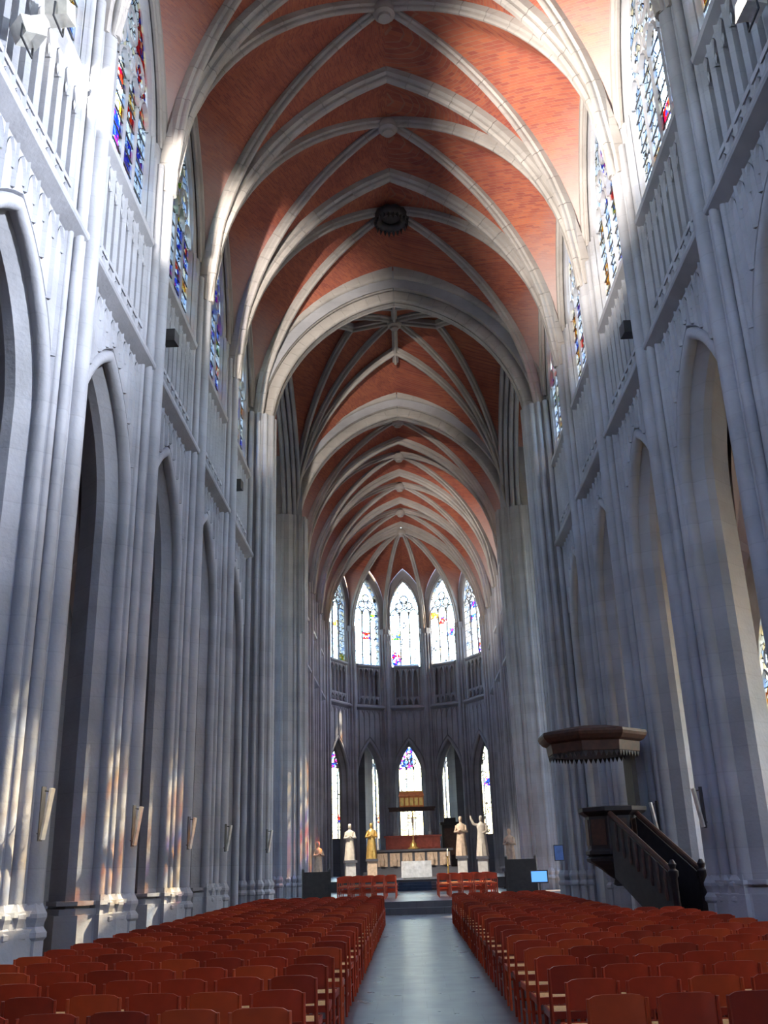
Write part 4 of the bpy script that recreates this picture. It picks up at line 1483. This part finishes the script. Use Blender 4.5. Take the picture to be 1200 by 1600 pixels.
cr = put('crucifix', None, None, (0.02, 58.85, SZ + 1.48), label='thin gilt altar cross on a stepped foot in front of the low window', cat='crucifix')
put('foot', MB().lathe([(0.34, 0), (0.34, 0.06), (0.22, 0.10), (0.20, 0.28), (0.08, 0.4), (0.05, 0.5)], 0, 0, 10).mesh('foot', M['gilt'], 40), cr)
put('shaft', MB().tube([(0, 0, 0.45), (0, 0, 2.1)], 0.03, 8).mesh('shaft', M['gilt']), cr)
put('cross_arm', MB().tube([(-0.3, 0, 1.72), (0.3, 0, 1.72)], 0.03, 8).mesh('cross_arm', M['gilt']), cr)
put('corpus', MB().tube([(0, -0.05, 1.05), (0.02, -0.06, 1.4), (0, -0.05, 1.62), (0, -0.06, 1.78)], [0.03, 0.06, 0.075, 0.05], 8).mesh('corpus', M['alabaster']), cr)


def statue(x, y, z, h, ped, rz, mat, label, arm='fold', pmat='white_stone'):
    e = put('statue', None, None, (x, y, z), rz, label=label, cat='statue', group='statues in the sanctuary')
    mb = MB()
    mb.box(-0.30, 0.30, -0.30, 0.30, 0, 0.10).box(-0.25, 0.25, -0.25, 0.25, 0.10, ped - 0.14)
    put('pedestal', mb.mesh('pedestal', M[pmat]), e)
    put('pedestal_top', MB().box(-0.32, 0.32, -0.32, 0.32, ped - 0.14, ped).mesh('pedestal_top', M['dark_stone']), e)
    k = h / 1.75
    n = 20
    rows = []
    for zz, rx, ry, amp in ((0, 0.27, 0.22, 0.16), (0.25, 0.25, 0.20, 0.14), (0.6, 0.22, 0.17, 0.10), (0.95, 0.19, 0.15, 0.06), (1.15, 0.19, 0.145, 0.03), (1.32, 0.225, 0.14, 0.02), (1.42, 0.19, 0.12, 0.0), (1.47, 0.075, 0.075, 0.0), (1.53, 0.06, 0.065, 0.0)):
        rows.append([(k * rx * math.cos(2 * math.pi * i / n) * (1 + amp * math.sin(i * 2.6 + zz)), k * ry * math.sin(2 * math.pi * i / n) * (1 + amp * math.sin(i * 2.6 + zz)), ped + k * zz) for i in range(n)])
    mb = MB()
    mb.grid(rows, close_u=True)
    hd = [(0.03, 1.50), (0.07, 1.53), (0.085, 1.60), (0.095, 1.67), (0.085, 1.74), (0.05, 1.78)]
    mb.lathe([(k * r, ped + k * zz) for r, zz in hd], 0, -0.01, 12, 0.92, 1.08)
    mb.add([(-0.02 * k, -0.10 * k, ped + 1.62 * k), (0.02 * k, -0.10 * k, ped + 1.62 * k), (0, -0.135 * k, ped + 1.63 * k), (0, -0.10 * k, ped + 1.68 * k)], [(0, 1, 2), (1, 3, 2), (3, 0, 2)])

    def limb(pts, rr):
        mb.tube([(k * a, k * b, ped + k * c) for a, b, c in pts], [k * r for r in rr], 8)
    if arm == 'raised':
        limb([(-0.19, 0, 1.36), (-0.36, -0.04, 1.42), (-0.45, -0.08, 1.68), (-0.47, -0.09, 1.80)], [0.075, 0.07, 0.05, 0.03])
        limb([(0.19, 0, 1.36), (0.27, -0.06, 1.08), (0.12, -0.2, 1.0), (0.06, -0.22, 1.02)], [0.075, 0.075, 0.055, 0.03])
    else:
        for sg in (-1, 1):
            limb([(sg * 0.19, 0, 1.36), (sg * 0.27, -0.05, 1.08), (sg * 0.10, -0.2, 1.10), (sg * 0.02, -0.22, 1.18)], [0.075, 0.08, 0.055, 0.03])
    put('figure', mb.mesh('figure', mat, 60), e)
    return e


statue(-3.28, 52.2, SZ, 1.75, 0.95, 0.2, M['marble'], 'pale robed statue on a white pedestal, outermost opposite the pulpit side')
statue(-2.25, 54.5, SZ, 1.80, 1.0, 0.1, M['gilt'], 'bright gilded robed statue on a pedestal, opposite the pulpit side', pmat='alabaster')
statue(2.55, 53.5, SZ, 1.95, 1.0, -0.1, M['alabaster'], 'tan robed statue on a pedestal on the pulpit side of the altar')
statue(3.55, 52.2, SZ, 1.95, 0.95, -0.2, M['marble'], 'pale statue with one raised arm on a pedestal, pulpit side', arm='raised')
statue(4.35, 45.9, 0.40, 1.65, 0.85, -0.5, M['alabaster'], 'tan carved figure against the crossing pier, pulpit side', pmat='oak')
statue(-4.35, 45.9, 0.40, 1.5, 0.7, 0.5, M['alabaster'], 'pinkish carved figure against the crossing pier opposite the pulpit', pmat='oak')

# dark hanging at the pulpit-side arch of the apse
dk = put('tall_clock_case', None, None, (2.25, 60.4, SZ), label='tall dark wooden case standing in the apse arch, pulpit side', cat='cabinet')
put('body', MB().box(-0.5, 0.5, -0.35, 0.35, 0, 2.8).mesh('case_body', M['oak']), dk)
put('cornice', MB().box(-0.58, 0.58, -0.42, 0.42, 2.8, 2.95).box(-0.35, 0.35, -0.3, 0.3, 2.95, 3.2).mesh('case_cornice', M['oak']), dk)
put('door', MB().box(-0.38, 0.38, -0.38, -0.35, 0.3, 2.6).mesh('case_door', M['oak_brown']), dk)

# candlestick
for x, y, lab in ((1.75, 52.6, 'tall candlestick with a lit candle by the altar, pulpit side'),):
    e = put('candlestick', None, None, (x, y, SZ), label=lab, cat='candlestick')
    put('stand', MB().lathe([(0.16, 0), (0.16, 0.05), (0.05, 0.12), (0.03, 0.5), (0.05, 0.55), (0.03, 0.6), (0.03, 0.95), (0.09, 1.0)], 0, 0, 12).mesh('stand', M['gilt'], 40), e)
    put('candle', MB().lathe([(0.03, 1.0), (0.03, 1.28)], 0, 0, 10).mesh('candle', M['white_cloth']), e)
    put('flame', MB().lathe([(0.005, 1.28), (0.018, 1.31), (0.004, 1.37)], 0, 0, 8).mesh('flame', M['candle']), e)

# dark wooden kneelers and stall ends at the crossing
def stall(x, y, w, h, rz, label):
    e = put('stall', None, None, (x, y, 0.40), rz, label=label, cat='stall')
    for sg in (-1, 1):
        mb = MB()
        pts = [(-0.30, 0), (0.30, 0), (0.30, h * 0.72), (0.22, h * 0.9), (0.05, h), (-0.15, h * 0.97), (-0.26, h * 0.8), (-0.30, h * 0.5)]
        mb.slab_yz(pts, sg * w / 2 - 0.04, sg * w / 2 + 0.04)
        put('end_panel', mb.mesh('end_panel', M['oak']), e)
    put('back_panel', MB().box(-w / 2, w / 2, -0.28, -0.24, 0.05, h * 0.9).mesh('back_panel', M['oak']), e)
    put('seat', MB().box(-w / 2, w / 2, -0.24, 0.22, 0.40, 0.46).mesh('seat', M['oak_brown']), e)
    put('desk', MB().box(-w / 2, w / 2, 0.2, 0.3, 0.3, h * 0.7).mesh('desk', M['oak']), e)


stall(-3.62, 37.2, 0.95, 1.10, 0.15, 'dark wooden stall beside the crossing chairs, opposite the pulpit side')
stall(3.85, 37.2, 1.05, 1.35, -0.15, 'dark wooden stall beside the crossing chairs, pulpit side')

tv = put('monitor', None, None, (4.25, 35.3, 0.40), -0.3, label='small monitor with a glowing blue screen at the crossing, pulpit side', cat='monitor')
put('screen', MB().box(-0.27, 0.27, -0.03, -0.025, 0.46, 0.80).mesh('screen', M['screen']), tv)
put('casing', MB().box(-0.31, 0.31, -0.024, 0.05, 0.42, 0.84).mesh('casing', M['black_plastic']), tv)
put('stand', MB().tube([(0, 0.02, 0.02), (0, 0.02, 0.5)], 0.03, 8).box(-0.2, 0.2, -0.15, 0.18, 0, 0.03).mesh('stand', M['black_plastic']), tv)

po = put('poster', None, None, (4.42, 31.35, 1.55), label='small blue notice on the crossing pier beside the pulpit', cat='notice')
put('board', MB().box(-0.13, 0.13, -0.012, 0.012, 0, 0.42).mesh('board', M['paper']), po)
put('frame', MB().box(-0.15, 0.15, 0.012, 0.03, -0.02, 0.44).mesh('frame', M['black_plastic']), po)
